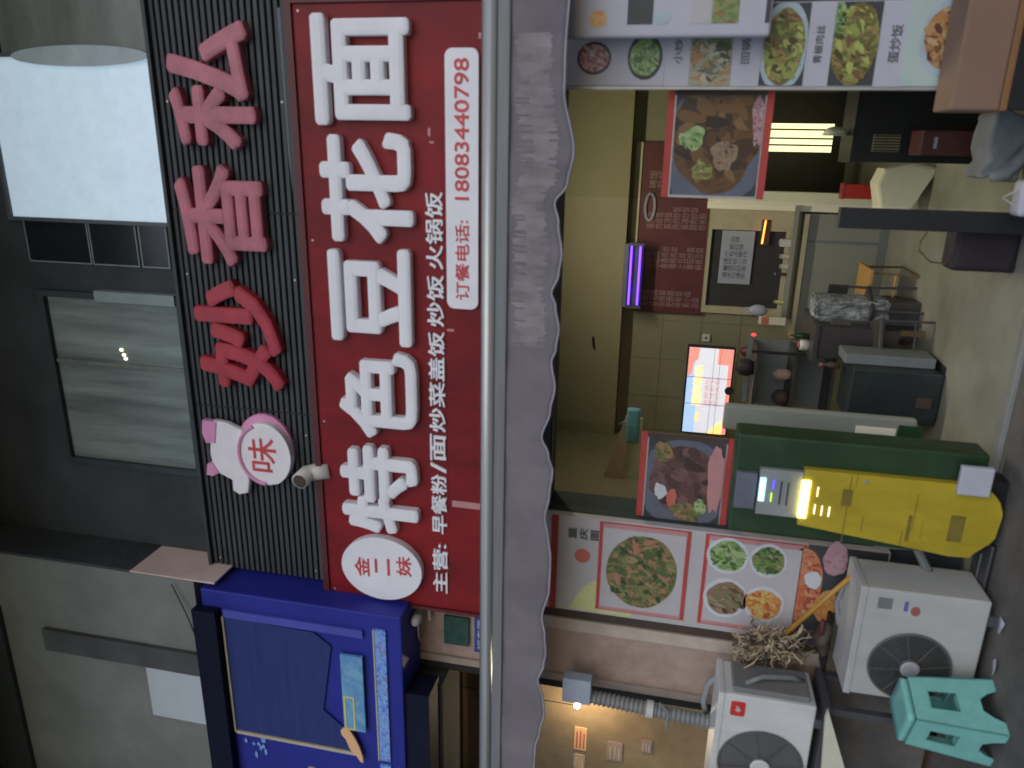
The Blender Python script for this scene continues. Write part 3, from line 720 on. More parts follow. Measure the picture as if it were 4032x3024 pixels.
for xa, xb, y, mt, rx in ((2320, 2390, 75, 'orange_food', .032), (2470, 2570, 70, 'pic_dark', .0), (2570, 2640, 65, 'plate_blue', .03), (2720, 2800, 55, 'board_white', .0), (2805, 2910, 45, 'veg', 0), (3015, 3033, 50, 'pic_dark', 0)):
    z0, z1 = at(xb, y, HY).z, at(xa, y, HY).z
    if rx: c = at((xa+xb)/2, y, HY); hpl(ell(c.x, c.z, rx, (z1-z0)/2, 22), mt)
    else: hpl(rp(hb0+.05, .6, z0, z1), mt)

# ------------------------------------------------------------------ glass doors with pictures
GY = W+.06
for nm, x0, x1, lab in (('r', -.245, .22, 'frameless glass door leaf on the right with a noodle bowl picture on it'), ('l', -1.875, -1.385, 'frameless glass door leaf on the left behind the kiosk, beef dish picture on it')):
    d = empty('glass_door', ((x0+x1)/2, GY, 0), lab, 'door')
    mk('glass_pane', B(x0, x1, GY, GY+.012, .02, 2.05, .002), M['door_glass'], d)
    mk('top_patch', B(x0, x1, GY-.012, GY+.024, 2.051, 2.059), M['steel_dark'], d)
def poster(label, x0, x1, z0, z1, items, rim):
    d = empty('dish_poster', ((x0+x1)/2, GY, z0), label, 'poster')
    Y = GY-.002
    mk('poster_sheet', B(x0, x1, Y-.003, Y, z0, z1), M['board_red'], d)
    mk('white_line', B(x0+.0, x1-.0, Y-.0045, Y-.0031, z0+.032, z1-.032), M['silver_edge'], d)
    ph = mk('photo', B(x0+.012, x1-.012, Y-.006, Y-.0046, z0+.038, z1-.038), M['pic_dark'], d)
    mk('border_band', B(x0, x1, Y-.0075, Y-.0061, z1-.03-.0, z1-.03+.0001) if False else B(x1-.028, x1, Y-.0068, Y-.0061, z0+.03, z1-.03), M[rim], d)
    for k, (cx, cz, rx, rz, mt, wob) in enumerate(items):
        poly = [(min(max(a, x0+.012), x1-.029), min(max(b_, z0+.039), z1-.039)) for a, b_ in ell(x0+cx*(x1-x0), z0+cz*(z1-z0), rx, rz, 30, 0, wob)]
        mk('dish_food', prism(NB(), poly, Y-.0075-.0012*k, Y-.0062-.0012*k), M[mt], ph)
        if mt in ISL and rx > .1: pieces(ph, mt, x0+cx*(x1-x0), z0+cz*(z1-z0), rx*.9, rz*.9, Y-.0076-.0012*k, 46, (x0+.012, x1-.03, z0+.039, z1-.039), 1.3)
        elif mt in ISL: pieces(ph, mt, x0+cx*(x1-x0), z0+cz*(z1-z0), rx*.9, rz*.9, Y-.0076-.0012*k, 14)
poster('red bordered poster of a brown noodle bowl with greens on the right glass door', -.235, .235, 1.13, 1.585,
       ((.45, .55, .25, .26, 'ink_grey', 0), (.58, .5, .24, .20, 'soup_brown', .04), (.55, .74, .06, .05, 'greens', .10), (.72, .12, .11, .028, 'pinkfood', .12), (.40, .42, .07, .05, 'meat', .12), (.25, .62, .05, .04, 'stirfry', .15)), 'brown_dark')
poster('red bordered poster of sliced beef and chilli on the left glass door', -1.895, -1.40, 1.13, 1.59,
       ((.45, .5, .25, .24, 'ink_grey', 0), (.50, .50, .19, .165, 'beef', .04), (.35, .75, .045, .03, 'plate_white', .1), (.28, .62, .05, .028, 'coin_red', .1), (.14, .45, .05, .08, 'peanut', .08), (.22, .3, .04, .03, 'greens', .1), (.55, .16, .2, .04, 'board_pink', .1), (.8, .75, .05, .05, 'peanut', .1)), 'brown_dark')
th = tag(mk('door_track', B(-2.0, .56, 3.503, 3.558, -.05, .02, .004), M['threshold']), kind='structure')

# ------------------------------------------------------------------ inside the shop
D('joint', (.18, .165, .105), .8)
bm = NB()
for k in range(1, 7): X = -2.3+k*.32; box(bm, X-.002, X+.002, 5.9975, 5.9995, .65, 1.86)
for z in (.95, 1.25, 1.55): box(bm, -2.3, -.39, 5.9965, 5.9972, z-.002, z+.002)
mk('tile_joints', bm, M['joint'], bld)
for lab, x, y in (('white wall socket low right of the serving hatch', 3040, 880), ('white light switch on the wall right of the lit screen', 2780, 1330)):
    p = at(x, y, 5.99); sk_ = empty('wall_socket', p, lab, 'socket')
    mk('plate', B(p.x-.03, p.x+.03, 5.985, 5.9962, p.z-.03, p.z+.03, .003), M['white_plastic'], sk_); mk('slot', B(p.x-.01, p.x+.01, 5.982, 5.9848, p.z-.008, p.z+.008), M['ink'], sk_)
# lamps
def lamp(name, label, loc, size, energy, color, length=1.2):
    l = empty(name, loc, label, 'lamp')
    x, y, z = loc
    mk('housing', B(x-length/2, x+length/2, y-.03, y+.03, z, z+.03, .004), M['white_plastic'], l)
    mk('tube', tube(NB(), [(x-length/2+.03, y, z-.016), (x+length/2-.03, y, z-.016)], .013, 10), M['emit_tube'], l)
    ld = bpy.data.lights.new(name+'_light', 'AREA'); ld.shape = 'RECTANGLE'; ld.size = length; ld.size_y = .12; ld.energy = energy; ld.color = color
    lo = bpy.data.objects.new(name+'_light', ld); link(lo); lo.parent = l; lo.location = (0, 0, -.04)
    return l
lamp('ceiling_light', 'white tube light on the ceiling inside the noodle shop', (-.45, 4.75, 2.62), .5, 11, (1, .92, .70), .9)
# menu over the hatch
BW = 6.0
b = rect(2495, 1215, 2770, 640, BW-.03)
x0, x1 = at(2600, 1228, BW).x, at(2600, 560, BW).x
z1, z0 = at(2500, 1100, BW).z, at(2775, 1100, BW).z
mb = empty('wall_menu', ((x0+x1)/2, BW, z0), 'dark red price list with rows of small writing above the serving hatch', 'menu board')
mk('board', B(x0, x1, BW-.03, BW-.002, z0, z1, .003), M['menu_dark_red'], mb)
cols_ = ('牛肉面\n豆花面\n杂酱面\n肥肠面\n排骨面\n素小面\n凉面', '回锅肉\n小炒肉\n鱼香肉丝\n青椒肉丝\n土豆丝\n番茄炒蛋\n麻婆豆腐', '蛋炒饭\n肉丝饭\n盖浇饭\n扬州炒饭\n酱油炒饭\n腊肉炒饭\n炒米粉', '稀饭\n豆浆\n油条\n包子\n馒头\n鸡蛋\n凉菜')
for k, cs in enumerate(cols_):
    xx0 = x0+.05+k*(x1-x0-.08)/4
    text('price_column', cs, (xx0, xx0+(.13 if k != 1 and k != 2 else .17), z0+.03, z1-.06), BW-.0305, .002, M['menu_text'], mb)
c = at(2560, 815, BW-.04); bm = NB(); tube(bm, [(c.x+.10*math.cos(t), BW-.036, c.z+.035*math.sin(t)) for t in [2*PI*k/24 for k in range(25)]], .013, 6)
mk('oval_emblem', bm, M['grey_cloth'], mb)
mk('gold_border', B(x0+.2, x1, BW-.034, BW-.0306, z1+.001, z1+.012) if False else B(x0+.35, x1, BW-.04, BW-.002, z1+.001, z1+.05), M['cream_frame'], mb)
# insect lamp
uv = empty('insect_lamp', at(2490, 1090, 5.82), 'black insect killer lamp with two glowing violet tubes above the hatch', 'lamp')
UY = 5.82
x0, x1 = at(2490, 1208, UY).x, at(2490, 960, UY).x; z1, z0 = at(2452, 1090, UY).z, at(2530, 1090, UY).z
mk('housing', B(x0, x1, UY+.03, UY+.05, z0, z1, .004), M['steel_dark'], uv)
bm = NB(); box(bm, x0, x1, UY-.02, UY+.03, z1-.035, z1); mk('top_cover', bm, M['ink_grey'], uv)
bm = NB(); box(bm, x0-.01, x0+.012, UY-.02, UY+.03, z0, z1-.036); box(bm, x1-.012, x1+.01, UY-.02, UY+.03, z0, z1-.036); mk('end_cap', bm, M['steel_dark'], uv)
for xp in (2480, 2515):
    z = at(xp, 1090, UY).z; mk('tube', tube(NB(), [(x0+.015, UY+.005, z), (x1-.015, UY+.005, z)], .0085, 10), M['emit_violet'], uv)
# serving hatch
hx0, hx1 = at(2930, 1208, BW).x, at(2930, 905, BW).x; hz1, hz0 = at(2790, 1050, BW).z, at(3075, 1080, BW).z
ht = empty('serving_hatch', ((hx0+hx1)/2, BW, hz0), 'dark serving hatch in a beige frame at the back of the shop', 'hatch')
bm = NB(); t = .055
box(bm, hx0-t, hx1+t*3.6, BW-.03, BW-.001, hz1, hz1+.03); box(bm, hx0-t, hx1+t*3.6, BW-.03, BW-.001, hz0-.09, hz0)
box(bm, hx0-t, hx0, BW-.03, BW-.001, hz0, hz1); box(bm, hx1, hx1+t*3.6, BW-.03, BW-.001, hz0, hz1)
mk('hatch_frame', bm, M['cream_frame'], ht)
mk('hatch_opening', B(hx0, hx1, BW-.006, BW-.002, hz0, hz1), M['kitchen_wall'], ht)
mk('sill', B(hx0-t, hx1+t*3.6, BW-.12, BW-.031, hz0-.06, hz0-.03), M['grey_counter'], ht)
nt_ = empty('notice_sheet', at(2900, 1020, BW-.02), 'pale blue notice sheet with dark lines of print taped in the serving hatch', 'notice')
b = rect(2825, 1115, 2975, 912, BW-.03)
mk('sheet', B(*b[:2], BW-.022, BW-.018, *b[2:]), M['paper_blue'], nt_)
text('printed_notice', '温馨提示\n本店所有菜品\n均为现点现做\n请耐心等候\n谢谢合作', (b[0]+.04, b[1]-.04, b[2]+.04, b[3]-.03), BW-.0225, .001, M['ink_grey'], nt_)
ol = empty('glowing_filament', at(3010, 910, BW-.05), 'short glowing orange heater bar inside the serving hatch', 'heater')
mk('glow_bar', tube(NB(), [at(3000, 960, BW-.05), at(3016, 868, BW-.05)], .006, 8), M['emit_orange'], ol)
mk('heater_back', B(at(3010, 965, BW-.03).x, at(3010, 865, BW-.03).x, BW-.035, BW-.03, at(3030, 910, BW).z, at(2995, 910, BW).z), M['brown_dark'], ol)
# items on the sill
SZ = hz0-.03
for lab, cat, x, y, w_, h_, mt in (('white takeaway box at the right end of the hatch sill', 'box', 3065, 955, .055, .075, 'white_plastic'),
        ('small white cup on the middle of the hatch sill', 'cup', 3085, 1010, .035, .06, 'white_plastic'),
        ('squat white tub beside the cup on the hatch sill', 'tub', 3090, 1050, .04, .05, 'white_plastic'),
        ('brown sauce bottle on the hatch sill', 'bottle', 3090, 1080, .025, .08, 'brown_dark'),
        ('yellow packet at the left end of the hatch sill', 'packet', 3085, 1190, .03, .06, 'yellow_print')):
    p = at(x, y, BW-.08)
    o = empty('sill_'+cat, (p.x, BW-.08, SZ), lab, cat)
    mk(cat, tube(NB(), [(p.x, BW-.08, SZ), (p.x, BW-.08, SZ+h_*.9), (p.x, BW-.08, SZ+h_)], [w_*.45, w_*.5, w_*.38], 12) if cat != 'box' else B(p.x-w_/2, p.x+w_/2, BW-.11, BW-.05, SZ, SZ+h_, .004), M[mt], o)
    mk('lid', B(p.x-w_*.35, p.x+w_*.35, BW-.1, BW-.06, SZ+h_, SZ+h_+.008, .002), M['silver_edge'], o)
# counter
cx0, cx1 = at(3300, 1330, BW).x, at(3300, 842, BW).x; cz1 = at(3135, 1100, BW).z
ct = empty('grey_counter', ((cx0+cx1)/2, 5.8, 0), 'plain grey counter under the serving hatch', 'counter')
mk('front_panel', B(cx0, cx1, 5.92, 5.999, .07, cz1-.021), M['grey_counter'], ct)
mk('top', B(cx0, cx1, 5.88, 5.999, cz1-.02, cz1+.01), M['cream_frame'], ct)
mk('joint_strip', B(at(3300, 962, 5.9).x, at(3300, 950, 5.9).x, 5.914, 5.919, .07, cz1-.03), M['cab_grey'], ct)
mk('plinth', B(cx0, cx1, 5.9, 5.99, .013, .069), M['cab_grey'], ct)
# pale upright, kitchen opening
up_ = empty('white_upright', (-.37, 5.95, 0), 'bright white upright post beside the dark kitchen opening', 'post')
mk('post', B(-.415, -.32, 5.9, 5.998, .1, 1.29), M['bright_cream'], up_)
mk('post_edge', B(-.455, -.416, 5.93, 5.998, .1, 1.29), M['bright_cream'], up_)
KY = 7.3
ks = empty('lit_kitchen_strip', (.1, KY, .4), 'pale yellow lit strip panel with upright bars deep in the kitchen', 'light panel')
x0, x1 = at(3130, 598, KY).x, at(3130, 486, KY).x
mk('lit_panel', B(x0, x1, KY, KY+.02, at(3280, 540, KY).z, 1.6), M['emit_strip'], ks)
bm = NB()
for k in (1, 2, 3.3): X = x0+(x1-x0)*k/4.2; box(bm, X-.007, X+.007, KY-.02, KY-.001, at(3280, 540, KY).z, 1.6)
mk('bars', bm, M['cream_frame'], ks)
x2, x3 = at(3500, 598, KY).x, at(3500, 530, KY).x
KY = 4.42; x2, x3 = at(3500, 598, KY).x, at(3500, 530, KY).x
k2 = empty('black_shelf_unit', (.4, 4.5, 0), 'low black shelf unit just inside the door with a dull yellow ribbed drawer', 'shelf')
zt_ = at(3365, 550, 4.45).z
mk('shelf_body', B(at(3500, 640, 4.45).x, 1.15, 4.45, 4.75, .013, zt_, .004), M['black'], k2)
mk('shelf_top', B(at(3500, 645, 4.45).x, 1.16, 4.44, 4.76, zt_+.0005, zt_+.012), M['black'], k2)
mk('drawer_front', B(x2, x3, KY, 4.4495, at(3545, 560, KY).z, at(3440, 560, KY).z), M['cream_frame'], k2)
bm = NB()
for k in range(6): X = x2+(x3-x2)*(k+.5)/6; box(bm, X-.004, X+.004, KY-.01, KY-.001, at(3545, 560, KY).z, at(3440, 560, KY).z)
mk('ribs', bm, M['brown_dark'], k2)
p = at(3298, 528, 4.6); p.z = zt_+.013+.062
bw = empty('steel_bowl', (p.x, 4.6, zt_+.013), 'shiny white bowl standing on edge on top of the black shelf unit', 'bowl')
bm = NB(); ball(bm, p, .040, .062, .062, 3)
for v in bm.verts:
    if v.co.x < p.x-.004: v.co.x = p.x-.004
mk('bowl_shell', bm, M['bright_cream'], bw, smooth=True)
mk('bowl_rim', tube(NB(), [p+Vector((-.004, .062*math.cos(t), .062*math.sin(t))) for t in [2*PI*k/24 for k in range(25)]], .004, 6), M['white_plastic'], bw)
rb = empty('red_box', at(3385, 755, 5.9), 'small bright red box on the ledge beside the white upright', 'box')
b = rect(3320, 782, 3450, 728, 5.7)
mk('box_body', B(*b[:2], 5.7, 5.8, *b[2:], .003), M['bright_red'], rb)
mk('box_lid', B(b[0]-.004, b[1]+.004, 5.696, 5.804, b[3]+.0005, b[3]+.012), M['board_red'], rb)
# cream sack
p = at(3520, 740, 5.2)
sk = empty('cream_sack', (p.x, 5.2, .012), 'bright cream cloth bundle at the foot of the white upright', 'sack')
poly = qpx([(3590, 640), (3470, 662), (3440, 720), (3452, 832), (3570, 832), (3600, 780), (3690, 660)], 5.2)
bm = NB(); prism(bm, poly, 5.12, 5.3, .02)
mk('cloth', bm, M['cream_cloth'], sk); mk('knot', ball(NB(), at(3475, 690, 5.2), .03, .03, .02), M['cream_cloth'], sk, smooth=True)
# black post and dark bag by the door
bp = empty('black_post', (-.28, 3.63, 0), 'wide black upright post just inside the doorway', 'post')
x0, x1 = at(3600, 908, 3.62).x, at(3600, 826, 3.62).x
mk('post', B(x0, x1, 3.61, 3.65, .05, at(3300, 870, 3.62).z, .004), M['black'], bp)
mk('foot', B(x0-.01, x1+.01, 3.6, 3.66, .0205, .0495, .004), M['black'], bp)
b = rect(3725, 1075, 4000, 905, 3.78)
dbg = empty('dark_bag', ((b[0]+b[1])/2, 3.8, .013), 'dark purple shopping bag slumped on the shop floor by the black post', 'bag')
bm = NB(); box(bm, b[0], b[1], 3.75, 3.9, .013, b[3], .03, 3)
for v in bm.verts: v.co.x += .015*math.sin(v.co.z*30); v.co.y += .01*math.sin(v.co.x*40)
mk('bag_body', bm, M['purple_black'], dbg, smooth=True)
h0 = at(3700, 940, 3.8)
hpts = [at(3725, 1040, 3.8), at(3660, 1030, 3.8), at(3618, 985, 3.8), at(3625, 950, 3.8), at(3650, 915, 3.8)]
mk('handle', tube(NB(), hpts, .004, 6), M['leg_brown'], dbg)
# wooden stool with sled legs
ch = empty('wooden_stool', (-.78, 5.35, .012), 'low stool with orange wooden seat and thin brown bent legs', 'stool')
CYs = 5.25
sp_ = [at(3352, 1040, CYs+.12), at(3395, 1205, CYs+.12), at(3440, 1200, CYs-.1), at(3405, 1062, CYs-.1)]
szs = sum(v.z for v in sp_)/4
sx_a, sx_b = at(3400, 1195, CYs).x, at(3400, 1045, CYs).x
mk('seat', B(sx_a, sx_b, CYs-.17, CYs+.15, szs-.012, szs+.014, .006), M['wood_seat'], ch)
zs = .018
for X in (sx_a+.025, sx_b-.025):
    mk('leg', tube(NB(), [(X, CYs-.14, szs-.012), (X, CYs-.20, zs), (X, CYs+.18, zs), (X, CYs+.12, szs-.012)], .0075, 8), M['leg_brown'], ch)
mk('stretcher', tube(NB(), [(sx_a+.025, CYs-.17, szs*.5), (sx_b-.025, CYs-.17, szs*.5)], .007, 8), M['wood_seat'], ch)
# crinkled bundle + dark table
p = at(3300, 1235, 5.1)
cb = empty('wrapped_bowls', (p.x, 5.0, 0), 'silvery plastic wrapped bundle of bowls standing beside the dark table', 'bundle')
b = rect(3195, 1290, 3500, 1185, 4.95)
bm = NB(); box(bm, b[0], b[1], 4.9, 5.1, b[2], b[3], .03, 3)
bmesh.ops.subdivide_edges(bm, edges=bm.edges[:], cuts=4, use_grid_fill=True)
for v in bm.verts: v.co += Vector([random.uniform(-.012, .012) for _ in range(3)])
mk('bundle', bm, M['crinkle'], cb)
mk('bundle_base', B(b[0], b[1], 4.92, 5.08, .013, b[2]+.02), M['table_dark'], cb)
dt = empty('dark_table', (-1.3, 4.8, 0), 'dark low dining table with boxed front left of the wrapped bowls', 'table')
b = rect(3210, 1392, 3560, 1292, 4.75)
bT = b[3]+.03
mk('tabletop', B(b[0]-.04, b[1], 4.7, 5.2, b[3]-.0, b[3]+.03, .004), M['table_dark'], dt)
mk('apron', B(b[0]-.02, b[1]-.02, 4.74, 5.16, b[2]+.02, b[3]-.001), M['table_dark'], dt)
for X in (b[0], b[1]-.05):
    for Yy in (4.76, 5.12): mk('leg', B(X, X+.03, Yy, Yy+.03, .013, b[2]+.019), M['leg_brown'], dt)
# dark cabinet (freezer) left
b = rect(3330, 1650, 3720, 1478, 4.3)
fz = empty('black_cabinet', (-1.3, 4.4, 0), 'black floor cabinet with grey right side near the left glass door', 'cabinet')
mk('body', B(b[0], b[1]-.0, 4.3, 4.6, b[2], b[3], .008), M['cab_teal'], fz)
gx = at(3500, 1395, 4.45).x
bF = b[3]+.03
mk('grey_side', B(b[1]+.001, gx, 4.4, 4.6, b[2]+.02, b[3]+.03, .006), M['cab_grey'], fz)
mk('vent', B(b[0]+.1, b[0]+.16, 4.292, 4.2995, b[2]+.04, b[2]+.12), M['brown_dark'], fz)
mk('base', B(b[0]+.02, gx-.02, 4.32, 4.58, .013, b[2]-.0005), M['black'], fz)
sh = empty('dark_rack', (-1.35, 4.7, 0), 'dim shelf rack with bottles and pots under the lit screen', 'rack')
b = rect(2930, 1640, 3300, 1400, 4.9)
for k in range(3):
    z = b[2]+(b[3]-b[2])*k/2.2; mk('shelf', B(b[0], b[1], 4.9, 5.2, z, z+.015), M['table_dark'], sh)
for X in (b[0], b[1]-.02): mk('upright', B(X, X+.018, 4.89, 4.905, .013, b[3]), M['black'], sh)
mk('back', B(b[0], b[1], 5.205, 5.215, .4, b[3]), M['cab_grey'], sh)
for lab, cat, X, z, r, h, mt in (('brown glazed pot on the middle rack shelf', 'pot', .12, 1, .055, .09, 'brown_dark'), ('tan jar on the middle rack shelf right of the brown pot', 'jar', .28, 1, .04, .10, 'stone'), ('dull red kettle on the top rack shelf', 'kettle', .31, 2, .06, .11, 'purple_black')):
    zz0 = b[2]+(b[3]-b[2])*z/2.2+.015
    o = empty('rack_'+cat, (b[0]+X, 5.0, zz0), lab, cat)
    mk(cat+'_body', tube(NB(), [(b[0]+X, 5.0, zz0), (b[0]+X, 5.0, zz0+h*.3), (b[0]+X, 5.0, zz0+h*.8), (b[0]+X, 5.0, zz0+h)], [r*.7, r, r*.9, r*.5], 14), M[mt], o, smooth=True)
    mk('lid', ball(NB(), (b[0]+X, 5.0, zz0+h), r*.5, r*.5, .012), M[mt], o, smooth=True)
rp_ = empty('red_lantern', at(2940, 1400, 5.5), 'dusky red hanging ornament with a bright red light right of the screen', 'ornament')
p = at(2955, 1385, 5.5)
mk('ornament_body', ball(NB(), p, .045, .045, .075), M['menu_dark_red'], rp_, smooth=True)
q = at(2968, 1318, 5.5); mk('red_light', ball(NB(), q, .012, .01, .018), M['emit_red'], rp_)
# small packed shelf with labels
lbx = empty('label_strip', at(3030, 1265, 5.7), 'bright card of coloured labels at the left end of the serving hatch', 'card')
b = rect(2985, 1275, 3095, 1252, 5.7)
mk('card', B(*b[:2], 5.7, 5.72, *b[2:]), M['cream_board'], lbx)
mk('red_mark', B(b[0]+.003, b[1]-.003, 5.697, 5.6995, b[3]-.07, b[3]-.02), M['coin_red'], lbx)
bag = empty('white_bag', at(2980, 1220, 5.75), 'pale bluish plastic bag hanging at the left edge of the hatch', 'bag')
p = at(2985, 1222, 5.75); mk('bag_body', ball(NB(), p, .045, .03, .07), M['paper_blue'], bag, smooth=True)
mk('bag_handle', tube(NB(), [p+Vector((-.02, 0, .06)), p+Vector((0, .02, .11)), p+Vector((.02, 0, .06))], .005, 6), M['paper_blue'], bag)
for k, (lab, px_, py_, Yc, rz) in enumerate((('dark chair with thin legs on the near side of the dark low table', 3560, 1345, 4.7, .3), ('dark chair with thin legs turned toward the grey sided cabinet', 3560, 1240, 5.0, -.5))):
    q = at(px_, py_, Yc); cch = empty('dining_chair', (q.x, Yc, .012), lab, 'chair', 'dark dining chairs in the shop', rz)
    mk('seat', B(-.12, .12, -.12, .12, .27, .295, .006), M['table_dark'], cch, local=True)
    mk('backrest', B(-.12, .12, .10, .12, .40, .52, .006), M['table_dark'], cch, local=True)
    for X in (-.11, .11):
        mk('leg', tube(NB(), [(X, -.11, 0), (X*.95, -.105, .27)], .008, 8), M['steel_dark'], cch, local=True)
        mk('leg', tube(NB(), [(X, .13, 0), (X, .11, .27), (X, .115, .52)], .008, 8), M['steel_dark'], cch, local=True)
    mk('stretcher', tube(NB(), [(-.11, -.10, .1), (.11, -.10, .1)], .006, 6), M['steel_dark'], cch, local=True)
for lab, nm_, x, y, Yb, r_, h_, mt in (('small clear green bottle on the dark low table', 'bottle', 3200, 1325, 4.85, .018, .11, 'kiosk_green'), ('white napkin box on the dark low table', 'napkin_box', 3195, 1360, 4.85, .035, .05, 'white_plastic'), ('dark soy sauce bottle on the grey sided cabinet', 'bottle', 3300, 1440, 4.5, .018, .10, 'brown_dark')):
    q = at(x, y, Yb); zt2 = (bT if Yb > 4.6 else bF)
    o = empty('table_'+nm_, (q.x, Yb, zt2), lab, nm_.replace('_', ' '))
    mk('body', tube(NB(), [(q.x, Yb, zt2), (q.x, Yb, zt2+h_*.6), (q.x, Yb, zt2+h_*.75), (q.x, Yb, zt2+h_)], [r_, r_, r_*.45, r_*.4] if nm_ == 'bottle' else [r_, r_, r_, r_*.9], 12), M[mt], o, smooth=True)
    mk('cap', tube(NB(), [(q.x, Yb, zt2+h_), (q.x, Yb, zt2+h_+.012)], r_*.5, 10), M['coin_red'], o)
# lit screen
TYp = 5.2
tl, tr_, br, bl_ = (at(x, y, TYp) for x, y in ((2681, 1692), (2722, 1362), (2900, 1383), (2845, 1715)))
tx0, tx1 = (tl.x+bl_.x)/2, (tr_.x+br.x)/2; tz1, tz0 = (tl.z+tr_.z)/2, (bl_.z+br.z)/2
tv = empty('wall_screen', ((tx0+tx1)/2, TYp, tz0), 'brightly lit screen with a red, blue and gold holiday notice', 'screen')
mk('casing', B(tx0-.012, tx1+.012, TYp+.001, TYp+.04, tz0-.012, tz1+.012, .003), M['black'], tv)
sc_ = mk('screen_face', B(tx0, tx1, TYp-.003, TYp, tz0, tz1), M['tv_white'], tv)
tw, thh = tx1-tx0, tz1-tz0
def tp(u0, u1, v0, v1, mt, k=0, name='screen_graphic'):
    return mk(name, B(tx0+u0*tw, tx0+u1*tw, TYp-.005-.001*k, TYp-.0035-.001*k, tz0+v0*thh, tz0+v1*thh), M[mt], sc_)
tp(0, 1, .84, 1, 'tv_blue'); tp(.0, .35, .74, .84, 'tv_blue')
mk('screen_graphic', prism(NB(), [(tx0+.66*tw, tz1), (tx0+.70*tw, tz0+.9*thh), (tx0+.82*tw, tz0+.88*thh), (tx0+.88*tw, tz0+.78*thh), (tx1, tz0+.76*thh), (tx1, tz1)][::-1], TYp-.0062, TYp-.0051), M['tv_red'], sc_)
tp(0, 1, 0, .09, 'tv_red'); tp(.82, 1, .09, .34, 'tv_red')
mk('screen_graphic', prism(NB(), [(tx0, tz0+.09*thh), (tx0+.17*tw, tz0+.12*thh), (tx0+.12*tw, tz0+.22*thh), (tx0, tz0+.42*thh)][::-1], TYp-.0062, TYp-.0051), M['tv_gold'], sc_)
text('screen_text', '国庆快乐', (tx0+.33*tw, tx0+.80*tw, tz0+.64*thh, tz0+.86*thh), TYp-.0065, .001, M['tv_gold'], sc_, bold=.02)
text('screen_text', '放假通知\n安排如下\n欢迎光临', (tx0+.33*tw, tx0+.66*tw, tz0+.24*thh, tz0+.58*thh), TYp-.0065, .001, M['tv_ink'], sc_)
bm = NB()
for u in (.345, .66): box(bm, tx0+u*tw, tx0+(u+.006)*tw, TYp-.009, TYp-.0085, tz0, tz1)
for v in (.42, .28): box(bm, tx0, tx1, TYp-.0095, TYp-.009, tz0+v*thh, tz0+(v+.008)*thh)
mk('screen_grid', bm, M['ink_grey'], sc_)
tp(.14, .24, .66, .74, 'tv_gold', 1)
mk('screen_shadow', prism(NB(), ell(tx0+.53*tw, tz0+.02*thh, .03, .03, 18), TYp-.012, TYp-.0105), M['cab_teal'], sc_)
# things on the left inner wall
b = rect(2375, 1895, 2530, 1640, 5.0)
lp = empty('slanted_shelf', ((b[0]+b[1])/2, 5, b[2]), 'brown slanted board on the inner wall left of the screen', 'board')
mk('board', prism(NB(), qpx([(2375, 1880), (2440, 1895), (2500, 1650), (2465, 1640)], 5.0)[::-1], 5.0, 5.03), M['stone'], lp)
mk('under_panel', prism(NB(), qpx([(2440, 1895), (2520, 1900), (2530, 1650), (2500, 1650)], 5.0)[::-1], 5.01, 5.03), M['cream_frame'], lp)
cy_ = empty('cyan_bag', at(2495, 1670, 4.95), 'cyan plastic bag hanging beside the brown slanted board', 'bag')
b = rect(2462, 1738, 2525, 1608, 4.95); mk('bag_body', B(*b[:2], 4.92, 4.97, *b[2:], .02, 3), M['cyan_bag'], cy_, smooth=True)
mk('bag_handle', tube(NB(), [((b[0]+b[1])/2-.03, 4.95, b[3]), ((b[0]+b[1])/2, 4.95, b[3]+.05), ((b[0]+b[1])/2+.03, 4.95, b[3])], .004, 6), M['cyan_bag'], cy_)
wm = empty('wall_hook', at(2335, 1350, 5.8), 'small dark hook on the upper wall of the shop', 'hook')
mk('hook', tube(NB(), [at(2333, 1325, 5.84), at(2337, 1372, 5.84)], .006, 6), M['black'], wm)
# added pale boards stand in for the door glass reflection beside the kiosk
pb = empty('reflection_panel', (-1.28, 3.85, .4), 'pale upright panel standing in for a door glass reflection behind the right edge of the kiosk', 'panel')
x0, x1 = at(3000, 1705, 3.85).x, at(3000, 1605, 3.85).x
mk('reflection_sheet', B(x0, x1, 3.85, 3.9, at(3600, 1740, 3.85).z, at(2850, 1640, 3.85).z, .015, 3), M['grey_counter'], pb)
b = rect(3350, 1800, 3530, 1690, 3.84)
mk('reflection_cream', B(*b[:2], 3.835, 3.849, *b[2:], .005), M['cream_cloth'], pb)
mk('reflection_green', B(b[0]-.01, b[1]+.02, 3.837, 3.8495, b[2]-.12, b[2]-.01), M['kiosk_green'], pb)
# right hand foreground pieces near the door
rj = empty('red_crate', at(3745, 565, 4.2), 'dark red crate with a small white tag in the shadow inside the door', 'crate')
b = rect(3620, 612, 3870, 515, 4.1)
mk('crate_body', B(*b[:2], 4.1, 4.3, *b[2:], .005), M['menu_dark_red'], rj)
mk('tag', B(*rect(3675, 585, 3695, 540, 4.09)[:2], 4.092, 4.099, *rect(3675, 585, 3695, 540, 4.09)[2:]), M['paper_blue'], rj)
mk('crate_base', B(b[0]+.01, b[1]-.01, 4.12, 4.28, .013, b[2]-.0005), M['black'], rj)
b = rect(3860, 705, 4100, 440, 3.75)
jk = empty('grey_jacket', ((b[0]+b[1])/2, 3.75, .05), 'crumpled grey jacket draped over a stool by the right glass door', 'jacket')
bm = NB(); box(bm, b[0], b[1], 3.72, 3.95, .08, b[3], .03, 3)
bmesh.ops.subdivide_edges(bm, edges=bm.edges[:], cuts=3, use_grid_fill=True)
for v in bm.verts: v.co += Vector((.012*math.sin(v.co.z*45), .02*math.sin(v.co.x*38+v.co.z*25), .01*math.sin(v.co.x*50)))
